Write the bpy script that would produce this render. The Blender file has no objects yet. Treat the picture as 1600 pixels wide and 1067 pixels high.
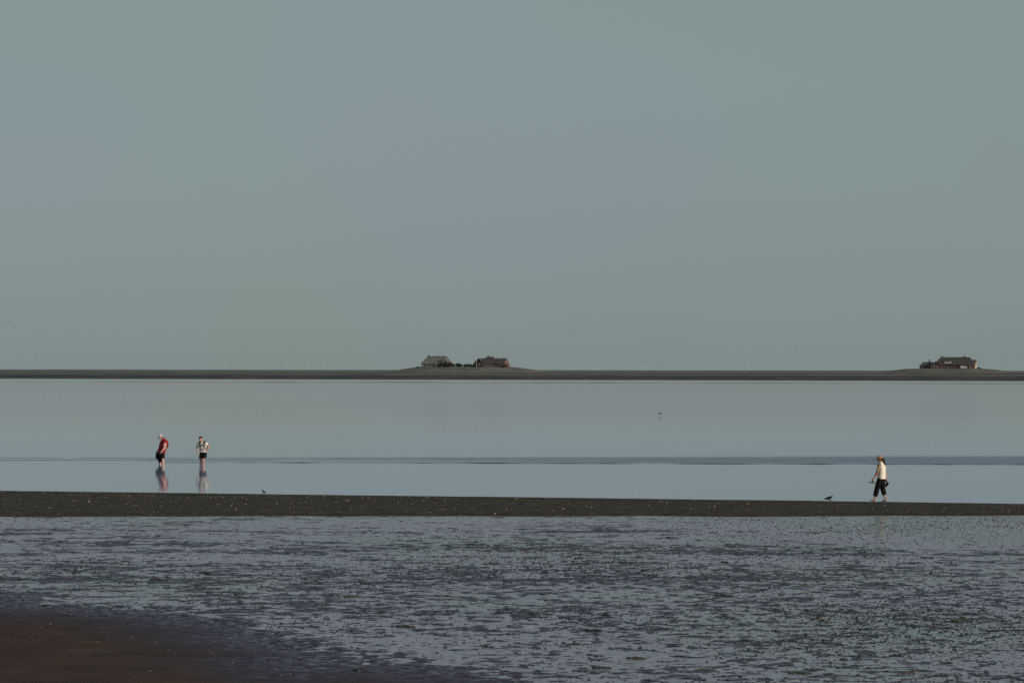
import bpy, bmesh, math, random
import numpy as np
from mathutils import Vector, Matrix

R = math.radians
random.seed(7)
rng = np.random.default_rng(11)
sc = bpy.context.scene
col = sc.collection

# ------------------------------------------------------------------ camera, sky, sun, exposure
CAM_H = 4.93
FPX = 4444.0            # focal length in photograph pixels (1600 wide)
cam_d = bpy.data.cameras.new('camera')
cam = bpy.data.objects.new('camera', cam_d)
col.objects.link(cam)
cam_d.sensor_width = 36.0
cam_d.lens = 36.0 * FPX / 1600.0
cam_d.clip_start = 0.5
cam_d.clip_end = 60000
pitch = math.atan2(577.0 - 533.5, FPX)
cam.matrix_world = (Matrix.Translation((0, 0, CAM_H)) @ Matrix.Rotation(R(90) + pitch, 4, 'X')
                    @ Matrix.Rotation(0.0014, 4, 'Z'))
sc.camera = cam

SUN_ELEV = R(17)
SUN_DIR = Vector((0.88, -0.47, 0)).normalized() * math.cos(SUN_ELEV) + Vector((0, 0, math.sin(SUN_ELEV)))
world = bpy.data.worlds.new('World')
sc.world = world
world.use_nodes = True
wn, wl = world.node_tree.nodes, world.node_tree.links
for n in list(wn):
    wn.remove(n)
sky = wn.new('ShaderNodeTexSky')
sky.sky_type = 'NISHITA'
sky.sun_disc = False
sky.sun_elevation = SUN_ELEV
sky.sun_rotation = math.atan2(SUN_DIR.x, SUN_DIR.y)
sky.altitude = 0
sky.air_density = 1.0
sky.dust_density = 0.6
sky.ozone_density = 2.0
hsv = wn.new('ShaderNodeHueSaturation')
hsv.inputs['Saturation'].default_value = 0.5
mixg = wn.new('ShaderNodeMix')
mixg.data_type = 'RGBA'
mixg.inputs[0].default_value = 0.84
mixg.inputs[7].default_value = (2.92, 3.74, 3.80, 1)      # thin even veil of high grey-green haze
tco = wn.new('ShaderNodeTexCoord')
nz = wn.new('ShaderNodeTexNoise')
nz.inputs['Scale'].default_value = 6.0
nz.inputs['Detail'].default_value = 1.0
rmp = wn.new('ShaderNodeValToRGB')
rmp.color_ramp.elements[0].position = 0.38
rmp.color_ramp.elements[0].color = (0.985, 1.006, 0.965, 1)
rmp.color_ramp.elements[1].position = 0.62
rmp.color_ramp.elements[1].color = (1.0, 0.995, 1.04, 1)
mul = wn.new('ShaderNodeMix')
mul.data_type = 'RGBA'
mul.blend_type = 'MULTIPLY'
mul.inputs[0].default_value = 1.0
bg = wn.new('ShaderNodeBackground')
bg.inputs['Strength'].default_value = 0.0778
out = wn.new('ShaderNodeOutputWorld')
wl.new(sky.outputs['Color'], hsv.inputs['Color'])
wl.new(hsv.outputs['Color'], mixg.inputs[6])
wl.new(tco.outputs['Generated'], nz.inputs['Vector'])
wl.new(nz.outputs['Fac'], rmp.inputs['Fac'])
wl.new(mixg.outputs[2], mul.inputs[6])
wl.new(rmp.outputs['Color'], mul.inputs[7])
sepw = wn.new('ShaderNodeSeparateXYZ')
wl.new(tco.outputs['Generated'], sepw.inputs[0])
mrw = wn.new('ShaderNodeMapRange')                          # the air is a little murkier low over the horizon, all round
mrw.inputs[1].default_value = 0.0; mrw.inputs[2].default_value = 0.10
mrw.inputs[3].default_value = 0.89; mrw.inputs[4].default_value = 1.0
wl.new(sepw.outputs['Z'], mrw.inputs[0])
vm = wn.new('ShaderNodeVectorMath'); vm.operation = 'SCALE'
wl.new(mul.outputs[2], vm.inputs[0]); wl.new(mrw.outputs[0], vm.inputs['Scale'])
wl.new(vm.outputs[0], bg.inputs['Color'])
wl.new(bg.outputs['Background'], out.inputs['Surface'])

sun_d = bpy.data.lights.new('sun', 'SUN')
sun_d.energy = 3.2
sun_d.angle = R(0.53)
sun_d.color = (1.0, 0.86, 0.70)
sun = bpy.data.objects.new('sun', sun_d)
col.objects.link(sun)
sun.rotation_euler = (-SUN_DIR).to_track_quat('-Z', 'Y').to_euler()

vs = sc.view_settings
vs.view_transform = 'Standard'
vs.look = 'None'
vs.exposure = 0.0
vs.gamma = 1.0
vs.use_curve_mapping = False
sc.cycles.use_denoising = False
sc.cycles.max_bounces = 6


# ------------------------------------------------------------------ helpers
def yh(px):
    return 577.0 + 0.0014 * (px - 800.0)

def ground_at(px, py, z=0.0):
    """the place on level z that a point of the photograph shows"""
    d = (CAM_H - z) * FPX / (py - yh(px))
    return Vector(((px - 800.0) / FPX * d, d, z))

def at_dist(px, d, py=None):
    z = 0 if py is None else CAM_H + (yh(px) - py) / FPX * d
    return Vector(((px - 800.0) / FPX * d, d, z))

def tag(o, label=None, cat=None, group=None, kind=None):
    if label: o['label'] = label
    if cat: o['category'] = cat
    if group: o['group'] = group
    if kind: o['kind'] = kind
    return o

def link(o, parent=None):
    col.objects.link(o)
    if parent is not None:
        o.parent = parent
    return o

def empty(name, loc, rz=0.0):
    o = bpy.data.objects.new(name, None)
    o.empty_display_size = 0.2
    o.location = loc
    o.rotation_euler = (0, 0, rz)
    return link(o)

def mesh_np(name, V, F, mats=(), smooth=False, midx=None):
    V = np.asarray(V, dtype=np.float32)
    F = np.asarray(F, dtype=np.int32)
    k = F.shape[1]
    me = bpy.data.meshes.new(name)
    me.vertices.add(len(V))
    me.vertices.foreach_set('co', V.ravel())
    me.loops.add(F.size)
    me.loops.foreach_set('vertex_index', F.ravel())
    me.polygons.add(len(F))
    me.polygons.foreach_set('loop_start', np.arange(0, F.size, k, dtype=np.int32))
    if smooth:
        me.polygons.foreach_set('use_smooth', np.ones(len(F), dtype=bool))
    for m in mats:
        me.materials.append(m)
    if midx is not None:
        me.polygons.foreach_set('material_index', np.asarray(midx, dtype=np.int32))
    me.update(calc_edges=True)
    me.validate()
    return me

def pobj(name, verts, faces, mat, parent=None):
    me = bpy.data.meshes.new(name)
    me.from_pydata([tuple(v) for v in verts], [], faces)
    bm = bmesh.new(); bm.from_mesh(me)
    bmesh.ops.recalc_face_normals(bm, faces=bm.faces)
    bm.to_mesh(me); bm.free()
    me.materials.append(mat)
    return link(bpy.data.objects.new(name, me), parent)

def box(name, x0, x1, y0, y1, z0, z1, mat, parent=None):
    v = [(x, y, z) for z in (z0, z1) for y in (y0, y1) for x in (x0, x1)]
    f = [(0, 2, 3, 1), (4, 5, 7, 6), (0, 1, 5, 4), (2, 6, 7, 3), (0, 4, 6, 2), (1, 3, 7, 5)]
    return pobj(name, v, f, mat, parent)

# value noise on numpy arrays
TAB = rng.random((256, 256)).astype(np.float32)
def vnoise(x, y, seed=0):
    x = x + seed * 37.17; y = y + seed * 91.73
    xi = np.floor(x).astype(int); yi = np.floor(y).astype(int)
    fx = x - xi; fy = y - yi
    fx = fx * fx * fx * (fx * (fx * 6 - 15) + 10); fy = fy * fy * fy * (fy * (fy * 6 - 15) + 10)
    g = lambda a, b: TAB[(a & 255), (b & 255)]
    a = g(xi, yi) * (1 - fx) + g(xi + 1, yi) * fx
    b = g(xi, yi + 1) * (1 - fx) + g(xi + 1, yi + 1) * fx
    return (a * (1 - fy) + b * fy) * 2 - 1
def fbm(x, y, octs=3, seed=0):
    s = 0; a = 1.0; n = 0
    for o in range(octs):
        s = s + a * vnoise(x * 2 ** o, y * 2 ** o, seed + o * 5); n += a; a *= 0.5
    return s / n
def sstep(a, b, x):
    t = np.clip((x - a) / (b - a), 0, 1)
    return t * t * (3 - 2 * t)

def grid_faces(nr, nc):
    i = np.arange(nr * nc).reshape(nr, nc)
    return np.stack([i[:-1, :-1], i[:-1, 1:], i[1:, 1:], i[1:, :-1]], -1).reshape(-1, 4)


# ------------------------------------------------------------------ materials
class NM:
    def __init__(self, name):
        self.m = bpy.data.materials.new(name)
        self.m.use_nodes = True
        self.t = self.m.node_tree
        self.b = self.t.nodes['Principled BSDF']
    def n(self, kind, **kw):
        nd = self.t.nodes.new(kind)
        for k, v in kw.items():
            setattr(nd, k, v)
        return nd
    def l(self, a, b):
        self.t.links.new(a, b)
    def coords(self, which='Object', scale=(1, 1, 1)):
        tc = self.n('ShaderNodeTexCoord'); mp = self.n('ShaderNodeMapping')
        mp.inputs['Scale'].default_value = scale
        self.l(tc.outputs[which], mp.inputs['Vector'])
        return mp.outputs['Vector']
    def noise(self, vec, scale, detail=3.0, rough=0.55):
        nd = self.n('ShaderNodeTexNoise')
        nd.inputs['Scale'].default_value = scale
        nd.inputs['Detail'].default_value = detail
        nd.inputs['Roughness'].default_value = rough
        self.l(vec, nd.inputs['Vector'])
        return nd.outputs['Fac']
    def ramp(self, fac, stops):
        nd = self.n('ShaderNodeValToRGB')
        e = nd.color_ramp.elements
        while len(e) < len(stops):
            e.new(0.5)
        for i, (p, c) in enumerate(stops):
            e[i].position = p
            e[i].color = (c[0], c[1], c[2], 1) if not isinstance(c, (int, float)) else (c, c, c, 1)
        self.l(fac, nd.inputs['Fac'])
        return nd.outputs['Color']
    def bump(self, h, strength=0.3, dist=0.02):
        nd = self.n('ShaderNodeBump')
        nd.inputs['Strength'].default_value = strength
        nd.inputs['Distance'].default_value = dist
        self.l(h, nd.inputs['Height'])
        self.l(nd.outputs['Normal'], self.b.inputs['Normal'])
    def math(self, op, a, b=None, c=None, clamp=False):
        nd = self.n('ShaderNodeMath', operation=op, use_clamp=clamp)
        for i, v in enumerate((a, b, c)):
            if v is None: continue
            if isinstance(v, (int, float)): nd.inputs[i].default_value = v
            else: self.l(v, nd.inputs[i])
        return nd.outputs[0]

def simple(name, c0, c1=None, scale=4.0, rough=0.8, bump=0.0, bdist=0.02, spec=0.3, detail=4.0):
    m = NM(name)
    c1 = c1 or tuple(x * 0.7 for x in c0)
    v = m.coords()
    f = m.noise(v, scale, detail)
    m.l(m.ramp(f, [(0.32, c1), (0.68, c0)]), m.b.inputs['Base Color'])
    m.b.inputs['Roughness'].default_value = rough
    m.b.inputs['Specular IOR Level'].default_value = spec
    if bump:
        m.bump(m.noise(v, scale * 3, 4), bump, bdist)
    return m.m

def make_water():
    m = NM('shallow_sea_water')
    g = m.n('ShaderNodeNewGeometry')
    sep = m.n('ShaderNodeSeparateXYZ')
    m.l(g.outputs['Position'], sep.inputs[0])
    X, Y = sep.outputs['X'], sep.outputs['Y']
    v = m.coords('Object', (0.02, 0.10, 1))
    nzv = m.noise(v, 1.0, 3.0)
    wob = m.math('MULTIPLY', m.math('SUBTRACT', nzv, 0.5), 5.0)
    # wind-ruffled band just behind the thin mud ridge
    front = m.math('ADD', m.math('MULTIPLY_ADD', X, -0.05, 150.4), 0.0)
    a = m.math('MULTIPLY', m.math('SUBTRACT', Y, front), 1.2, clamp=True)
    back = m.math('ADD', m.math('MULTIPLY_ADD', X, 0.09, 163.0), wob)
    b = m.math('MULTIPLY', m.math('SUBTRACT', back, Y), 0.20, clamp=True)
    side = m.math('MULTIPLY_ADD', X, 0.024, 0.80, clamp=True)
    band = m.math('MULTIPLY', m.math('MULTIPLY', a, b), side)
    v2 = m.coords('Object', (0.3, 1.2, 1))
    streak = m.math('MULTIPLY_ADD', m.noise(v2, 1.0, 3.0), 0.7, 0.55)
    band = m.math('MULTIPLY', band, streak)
    v3 = m.coords('Object', (0.004, 0.02, 1))
    base = m.math('MULTIPLY_ADD', m.noise(v3, 1.0, 2.0), 0.05, 0.035)
    far = m.n('ShaderNodeMapRange'); far.inputs[1].default_value = 180; far.inputs[2].default_value = 800
    far.inputs[3].default_value = 0.0; far.inputs[4].default_value = 0.16
    m.l(Y, far.inputs[0])
    base = m.math('ADD', base, far.outputs[0])          # open water is ruffled by the breeze
    # stirred up a little between the band and the sandbank
    rough = m.math('MULTIPLY_ADD', band, 0.32, base)
    m.l(rough, m.b.inputs['Roughness'])
    # silty shallows on the open side, clearer blue water by the sandbank, ripple band's weaker sky reflection painted in as dark blue
    nearf = m.n('ShaderNodeMapRange'); nearf.inputs[1].default_value = 145; nearf.inputs[2].default_value = 260
    m.l(Y, nearf.inputs[0])
    c1 = m.n('ShaderNodeMix', data_type='RGBA'); m.l(nearf.outputs[0], c1.inputs[0])
    c1.inputs[6].default_value = (0.20, 0.27, 0.44, 1); c1.inputs[7].default_value = (0.35, 0.335, 0.34, 1)
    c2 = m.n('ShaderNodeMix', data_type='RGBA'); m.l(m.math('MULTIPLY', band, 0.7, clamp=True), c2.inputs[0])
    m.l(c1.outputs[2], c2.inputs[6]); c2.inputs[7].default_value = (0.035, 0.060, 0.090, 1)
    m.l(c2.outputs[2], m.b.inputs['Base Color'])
    m.b.inputs['IOR'].default_value = 1.333
    m.b.inputs['Specular IOR Level'].default_value = 1.0
    return m.m

def make_pool():
    m = NM('pool_water')
    v = m.coords()
    fs = m.noise(m.coords('Object', (2.3, 3.0, 1)), 1.6, 8.0, 0.72)
    film = m.n('ShaderNodeMapRange'); film.inputs[1].default_value = 0.40; film.inputs[2].default_value = 0.52
    m.l(fs, film.inputs[0])                                   # 1: open water film, 0: silt just breaking it
    m.l(m.math('MULTIPLY_ADD', film.outputs[0], -0.22, 0.40), m.b.inputs['Roughness'])
    m.l(m.math('MULTIPLY_ADD', film.outputs[0], 0.55, 0.20), m.b.inputs['Specular IOR Level'])
    # a film of water over slate-violet mud, with green algal film in patches
    f = m.noise(m.coords('Object', (0.11, 0.07, 1)), 1.0, 2.0)
    m.l(m.ramp(f, [(0.28, (0.13, 0.17, 0.15)), (0.40, (0.14, 0.14, 0.175)), (0.60, (0.165, 0.138, 0.21)), (0.72, (0.13, 0.165, 0.16))]), m.b.inputs['Base Color'])
    m.b.inputs['IOR'].default_value = 1.333
    return m.m

def make_mud():
    m = NM('wet_mud')
    v = m.coords()
    g = m.n('ShaderNodeNewGeometry')
    sep = m.n('ShaderNodeSeparateXYZ'); m.l(g.outputs['Position'], sep.inputs[0])
    # lowest mud carries a film of water, then dull damp slate mud, then sand dried to matt brown
    dry = m.n('ShaderNodeMapRange'); dry.inputs[1].default_value = 0.032; dry.inputs[2].default_value = 0.080
    m.l(sep.outputs['Z'], dry.inputs[0])
    damp2 = m.n('ShaderNodeMapRange'); damp2.inputs[1].default_value = 0.008; damp2.inputs[2].default_value = 0.050
    m.l(sep.outputs['Z'], damp2.inputs[0])
    f = m.noise(v, 2.2, 6.0)
    wetc = m.ramp(f, [(0.3, (0.020, 0.016, 0.031)), (0.7, (0.054, 0.043, 0.072))])
    f2 = m.noise(v, 0.9, 6.0)
    dryc = m.ramp(f2, [(0.3, (0.042, 0.026, 0.020)), (0.7, (0.064, 0.042, 0.032))])
    mx = m.n('ShaderNodeMix', data_type='RGBA')
    m.l(dry.outputs[0], mx.inputs[0]); m.l(wetc, mx.inputs[6]); m.l(dryc, mx.inputs[7])
    m.l(mx.outputs[2], m.b.inputs['Base Color'])
    fs = m.noise(m.coords('Object', (2.3, 3.0, 1)), 1.9, 8.0, 0.72)
    film = m.n('ShaderNodeMapRange'); film.inputs[1].default_value = 0.47; film.inputs[2].default_value = 0.58
    m.l(fs, film.inputs[0])
    wet = m.math('MULTIPLY', film.outputs[0], m.math('MULTIPLY_ADD', damp2.outputs[0], -1.0, 1.0))   # shining film in the hollows
    m.l(m.math('MULTIPLY_ADD', wet, -0.48, 0.70), m.b.inputs['Roughness'])
    sp = m.math('MULTIPLY_ADD', wet, 0.42, 0.09)
    sp = m.math('MULTIPLY_ADD', dry.outputs[0], -0.06, sp)
    m.l(sp, m.b.inputs['Specular IOR Level'])
    m.bump(m.noise(v, 14, 5.0), 0.5, 0.02)
    return m.m

def make_sandbank():
    m = NM('dark_sand')
    v = m.coords()
    f = m.noise(v, 1.6, 10.0, 0.75)
    m.l(m.ramp(f, [(0.36, (0.024, 0.019, 0.015)), (0.5, (0.044, 0.036, 0.028)), (0.66, (0.074, 0.060, 0.048))]), m.b.inputs['Base Color'])
    m.b.inputs['Roughness'].default_value = 0.95
    m.b.inputs['Specular IOR Level'].default_value = 0.08
    m.bump(m.noise(v, 12, 5.0), 0.5, 0.02)
    return m.m

M = {}
M['water'] = make_water()
M['pool'] = make_pool()
M['mud'] = make_mud()
M['sand'] = make_sandbank()
M['ridge'] = simple('ridge_mud', (0.05, 0.05, 0.05), (0.03, 0.03, 0.03), 1.5, 0.6)
M['cast'] = simple('cast_mud', (0.030, 0.028, 0.031), (0.015, 0.014, 0.016), 3.0, 0.75, 0.3, 0.01, 0.20)
M['weed_dark'] = simple('dark_seaweed', (0.018, 0.017, 0.014), (0.008, 0.008, 0.008), 14, 0.45, 0.4, 0.01, 0.4)
M['weed_olive'] = simple('olive_seaweed', (0.050, 0.048, 0.022), (0.018, 0.018, 0.010), 14, 0.45, 0.4, 0.01, 0.4)
M['weed_brown'] = simple('brown_seaweed', (0.12, 0.065, 0.03), (0.05, 0.028, 0.014), 10, 0.6, 0.4, 0.01)
M['shell'] = simple('bleached_shell', (0.70, 0.64, 0.54), (0.50, 0.44, 0.37), 60, 0.55)
M['grit'] = simple('pale_grit', (0.36, 0.32, 0.26), (0.20, 0.17, 0.14), 30, 0.8)
M['meadow'] = simple('salt_meadow', (0.152, 0.150, 0.136), (0.098, 0.104, 0.098), 0.012, 0.95, spec=0.05)
M['bank'] = simple('stone_bank', (0.080, 0.076, 0.072), (0.050, 0.053, 0.052), 0.05, 0.95, spec=0.05)
M['mound'] = simple('mound_grass', (0.150, 0.140, 0.122), (0.100, 0.103, 0.094), 0.06, 0.95, spec=0.05)
M['track'] = simple('gravel_track', (0.30, 0.28, 0.24), (0.22, 0.21, 0.18), 0.5, 0.95)
M['leaf'] = simple('shrub_leaves', (0.050, 0.062, 0.034), (0.022, 0.030, 0.018), 0.6, 0.7)
M['bark'] = simple('shrub_bark', (0.08, 0.06, 0.045), None, 3.0, 0.9)
M['thatch'] = simple('weathered_thatch', (0.165, 0.165, 0.160), (0.118, 0.122, 0.122), 0.5, 0.95, 0.4, 0.1, 0.05)
M['thatch_ridge'] = simple('ridge_turf', (0.085, 0.085, 0.075), None, 0.8, 0.95)
M['tile'] = simple('plum_roof_tiles', (0.098, 0.074, 0.078), (0.068, 0.058, 0.064), 0.4, 0.8, 0.3, 0.05, 0.1)
M['tile_dark'] = simple('dark_roof_tiles', (0.096, 0.084, 0.080), (0.064, 0.060, 0.060), 0.5, 0.8, 0.3, 0.05, 0.1)
M['brick'] = simple('red_brick', (0.185, 0.105, 0.092), (0.12, 0.070, 0.064), 0.8, 0.9, 0.2, 0.02, 0.1)
M['brick_dark'] = simple('dark_brick', (0.085, 0.052, 0.052), (0.058, 0.038, 0.040), 0.8, 0.9, 0.2, 0.02, 0.1)
M['plaster'] = simple('yellow_plaster', (0.52, 0.40, 0.24), (0.42, 0.32, 0.19), 0.8, 0.9)
M['paint'] = simple('white_paint', (0.72, 0.69, 0.64), (0.62, 0.59, 0.55), 2.0, 0.6)
M['glass'] = simple('window_glass', (0.03, 0.035, 0.04), None, 1.0, 0.1, spec=0.5)
M['pole'] = simple('painted_pole', (0.60, 0.60, 0.58), None, 2.0, 0.5)
M['van'] = simple('van_paint', (0.70, 0.70, 0.68), (0.62, 0.62, 0.60), 1.0, 0.3, spec=0.5)
M['rubber'] = simple('tyre_rubber', (0.02, 0.02, 0.02), None, 3.0, 0.8)
M['skin'] = simple('sunned_skin', (0.56, 0.30, 0.22), (0.46, 0.23, 0.17), 6, 0.55, 0.05, 0.005)
M['skin_pale'] = simple('pale_skin', (0.66, 0.40, 0.32), (0.58, 0.33, 0.26), 6, 0.55, 0.05, 0.005)
M['eye'] = simple('dark_eye', (0.02, 0.015, 0.012), None, 5, 0.2)
M['hair_dark'] = simple('dark_brown_hair', (0.040, 0.020, 0.014), (0.018, 0.010, 0.008), 40, 0.55, 0.5, 0.005)
M['black'] = simple('black_cloth', (0.012, 0.012, 0.012), (0.006, 0.006, 0.006), 12, 0.85, 0.3, 0.01, 0.15)
M['bag'] = simple('black_bag_cloth', (0.014, 0.014, 0.016), (0.007, 0.007, 0.008), 8, 0.7, 0.3, 0.01)
M['red'] = simple('red_cloth', (0.36, 0.022, 0.030), (0.22, 0.014, 0.020), 7, 0.85, 0.3, 0.01, 0.15)
M['maroon'] = simple('maroon_strap', (0.16, 0.016, 0.022), None, 9, 0.8)
M['cream'] = simple('cream_cloth', (0.82, 0.77, 0.68), (0.74, 0.68, 0.58), 8, 0.9, 0.3, 0.01, 0.1)
M['tan'] = simple('tan_patterned_cloth', (0.50, 0.36, 0.21), (0.13, 0.09, 0.05), 9, 0.9, 0.2, 0.01, 0.1, 1.0)
M['redband'] = simple('red_wristband', (0.50, 0.05, 0.035), None, 9, 0.7)
M['orange'] = simple('orange_tan_cap', (0.52, 0.26, 0.13), (0.44, 0.20, 0.10), 12, 0.9)
M['cap_pink'] = simple('pale_cap', (0.68, 0.56, 0.54), (0.56, 0.44, 0.43), 12, 0.9)
M['olive'] = simple('olive_pack_cloth', (0.060, 0.055, 0.030), (0.035, 0.032, 0.020), 8, 0.85, 0.3, 0.01)
M['sandal'] = simple('grey_green_sandal', (0.16, 0.18, 0.11), (0.10, 0.12, 0.07), 20, 0.8)
M['b_black'] = simple('black_plumage', (0.010, 0.010, 0.011), None, 30, 0.7)
M['b_white'] = simple('white_plumage', (0.75, 0.74, 0.72), None, 30, 0.8)
M['b_grey'] = simple('grey_plumage', (0.26, 0.27, 0.28), (0.18, 0.19, 0.20), 12, 0.8)
M['b_bill'] = simple('orange_bill', (0.55, 0.14, 0.03), None, 20, 0.5)
M['b_leg'] = simple('pink_bird_leg', (0.45, 0.22, 0.18), None, 20, 0.6)

def shirt_print():
    m = NM('cream_printed_shirt')
    tc = m.n('ShaderNodeTexCoord'); sep = m.n('ShaderNodeSeparateXYZ')
    m.l(tc.outputs['Object'], sep.inputs[0])
    mp = m.n('ShaderNodeMapping'); m.l(tc.outputs['Object'], mp.inputs['Vector'])
    zr = m.n('ShaderNodeMapRange'); zr.inputs[1].default_value = 0.85; zr.inputs[2].default_value = 1.45
    m.l(sep.outputs['Z'], zr.inputs[0])
    base = m.ramp(zr.outputs[0], [(0.0, (0.80, 0.78, 0.72)), (0.09, (0.80, 0.78, 0.72)), (0.13, (0.40, 0.32, 0.30)),
                                  (0.30, (0.42, 0.34, 0.31)), (0.40, (0.80, 0.75, 0.64)), (1.0, (0.80, 0.75, 0.64))])
    # faded dark print on the chest
    dx = m.math('MULTIPLY', m.math('SUBTRACT', sep.outputs['X'], -0.10), 9.0)
    dz = m.math('MULTIPLY', m.math('SUBTRACT', sep.outputs['Z'], 1.19), 8.0)
    d2 = m.math('ADD', m.math('MULTIPLY', dx, dx), m.math('MULTIPLY', dz, dz))
    msk = m.math('SUBTRACT', 1.0, m.math('ADD', d2, m.math('MULTIPLY', m.noise(mp.outputs[0], 22, 2.0), 0.8)), clamp=True)
    msk = m.math('MULTIPLY', msk, 2.0, clamp=True)
    mx = m.n('ShaderNodeMix', data_type='RGBA')
    m.l(msk, mx.inputs[0]); m.l(base, mx.inputs[6]); mx.inputs[7].default_value = (0.10, 0.12, 0.085, 1)
    m.l(mx.outputs[2], m.b.inputs['Base Color'])
    m.b.inputs['Roughness'].default_value = 0.9
    m.bump(m.noise(mp.outputs[0], 24, 3.0), 0.3, 0.01)
    return m.m
M['print'] = shirt_print()


# ------------------------------------------------------------------ water and sea bed
def build_water():
    def sheet(name, xs, ys, z, mat):
        V = [(x, y, z) for y in ys for x in xs]
        me = mesh_np(name, V, grid_faces(len(ys), len(xs)), [mat])
        tag(link(bpy.data.objects.new(name, me)), kind='structure')
    xs = [-16000, -3000, -400, -60, -24, 24, 60, 400, 3000, 16000]
    ys = [100, 170, 400, 1500, 5000, 19500]
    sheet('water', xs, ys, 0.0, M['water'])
    sheet('pool_water', [-60, -24, 24, 60], [20, 40, 100], 0.0, M['pool'])
    sheet('seabed', xs, [20, 40] + ys, -0.20, M['ridge'])
build_water()

# height of the tidal flat, used by the mesh and by whatever lies on it
def bar_front(x):
    return 95.6 + 0.045 * x + 0.8 * fbm(x * 0.3, x * 0 + 3.3, 4, 4)
def bar_crest(x):
    return 107.4 - 0.25 * x + 0.35 * fbm(x * 0.15, x * 0 + 8.1, 3, 6)

def sand_amount(x, y):
    # dry sand in the near left corner: edge from (-11, 60) to (1, 44)
    s = ((-0.80) * (x + 7.6) + (-0.60) * (y - 50.8))
    s = s + 2.2 * fbm(x * 0.16, y * 0.12, 3, 21) + 0.7 * fbm(x * 0.5, y * 0.9, 3, 23)
    return sstep(-6.3, 3.0, s)

def flat_height(x, y):
    long_ = fbm(x * 0.045, y * 0.22, 3, 1)
    mid = fbm(x * 0.30, y * 0.45, 3, 2)
    near = sstep(78, 52, y) * sstep(-10, 2, x)
    fine = fbm(x * 1.2, y * 2.3, 3, 3) * (1 - 0.6 * near) + fbm(x * 2.8, y * 3.1, 2, 5) * (0.45 + 0.75 * near)
    tiny = fbm(x * 5.5, y * 4.6, 2, 9)
    h = -0.0024 + (1 - 0.5 * near) * (0.0062 * long_ + 0.0050 * mid) + (0.0115 - 0.0025 * near) * fine + (0.0085 + 0.0065 * near) * tiny
    # the far right of the flat lies a little lower and stays flooded
    h = h - 0.012 * sstep(3, 12, x) * sstep(74, 86, y)
    # dark dry streaks that cross the flat
    for yc, w, k, sl in ((86.5, 0.7, 0.008, 0.01), (79.0, 0.6, 0.006, -0.03), (66.8, 0.8, 0.007, 0.05), (58.0, 0.9, 0.006, 0.02)):
        h = h + k * np.exp(-((y - yc - sl * x + 0.8 * vnoise(x * 0.2, y * 0, 30)) / w) ** 2) * sstep(-0.3, 0.5, vnoise(x * 0.12, y * 0 + yc, 31) + 0.25)
    s = sand_amount(x, y)
    h = h * (1 - 0.62 * s) + 0.105 * s ** 2.2 + 0.015 * sstep(0.05, 0.55, s)
    # a narrow wet gutter in front of the sandbank
    return h

def build_mudflat():
    xs = np.arange(-22, 22.01, 0.062)
    ys = [41.0]
    while ys[-1] < 97.6:
        ys.append(ys[-1] + 0.06 + 0.06 * (ys[-1] - 41) / 56)
    ys = np.array(ys)
    Xg, Yg = np.meshgrid(xs, ys)
    H = flat_height(Xg, Yg)
    V = np.stack([Xg, Yg, H], -1).reshape(-1, 3)
    me = mesh_np('mudflat', V, grid_faces(len(ys), len(xs)), [M['mud']], smooth=True)
    tag(link(bpy.data.objects.new('mudflat', me)), kind='structure')
build_mudflat()

def bar_height(x, y):
    f, c = bar_front(x), bar_crest(x)
    t = (y - f) / np.maximum(c - f, 0.5)
    up = sstep(-0.02, 0.10, t) * 0.055 + 0.055 * np.clip(t, 0, 1)
    down = 1 - sstep(0.0, 1.6, y - c)
    h = up * down - 0.03 * (1 - down) - 0.03 * (1 - sstep(-0.06, 0.0, t))
    return h + 0.006 * fbm(x * 1.2, y * 0.8, 3, 14) * sstep(0.0, 0.08, t) * down

def build_bar():
    xs = np.arange(-24, 24.01, 0.16)
    ys = np.arange(93.5, 117.5, 0.16)
    Xg, Yg = np.meshgrid(xs, ys)
    H = bar_height(Xg, Yg)
    V = np.stack([Xg, Yg, H], -1).reshape(-1, 3)
    F = grid_faces(len(ys), len(xs))
    hz = H.reshape(-1)[F].max(axis=1)
    F = F[hz > -0.025]
    me = mesh_np('sandbank', V, F, [M['sand']], smooth=True)
    bm = bmesh.new(); bm.from_mesh(me)
    bmesh.ops.delete(bm, geom=[v for v in bm.verts if not v.link_faces], context='VERTS')
    bm.to_mesh(me); bm.free()
    tag(link(bpy.data.objects.new('sandbank', me)), kind='structure')
build_bar()

def ridge(name, xs, yf, wid, hgt, wob, nscale, seed):
    """long thin bank of mud that just breaks the surface"""
    V, F = [], []
    k = 5
    for i, x in enumerate(xs):
        yc = yf(x) + wob * float(fbm(np.array(x * nscale), np.array(0.0), 3, seed))
        h = hgt * (0.55 + 0.9 * float(fbm(np.array(x * nscale * 6), np.array(4.0), 3, seed + 3)))
        for j, (dy, kz) in enumerate(((-0.5, -1), (-0.22, 0.7), (0.0, 1), (0.25, 0.6), (0.5, -1))):
            V.append((x, yc + dy * wid, h * kz if kz > 0 else -0.03))
    n = len(xs)
    me = mesh_np(name, V, grid_faces(n, k), [M['ridge']], smooth=True)
    return tag(link(bpy.data.objects.new(name, me)), kind='structure')
ridge('mud_ridge', np.arange(-18.5, 40, 0.25), lambda x: 149.5 - 0.03 * x, 0.7, 0.030, 0.25, 0.08, 41)
ridge('mud_ridge', np.arange(-40, -12, 0.25), lambda x: 154.2 + 0.02 * x, 0.7, 0.018, 0.5, 0.08, 45)
ridge('mud_ridge', np.arange(-40, 0, 0.25), lambda x: 157.0, 0.8, 0.012, 0.5, 0.08, 48)
ridge('mud_ridge', np.arange(-330, 330, 3.0), lambda x: 1046 - 0.14 * x, 16.0, 0.20, 5, 0.01, 51)

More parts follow.
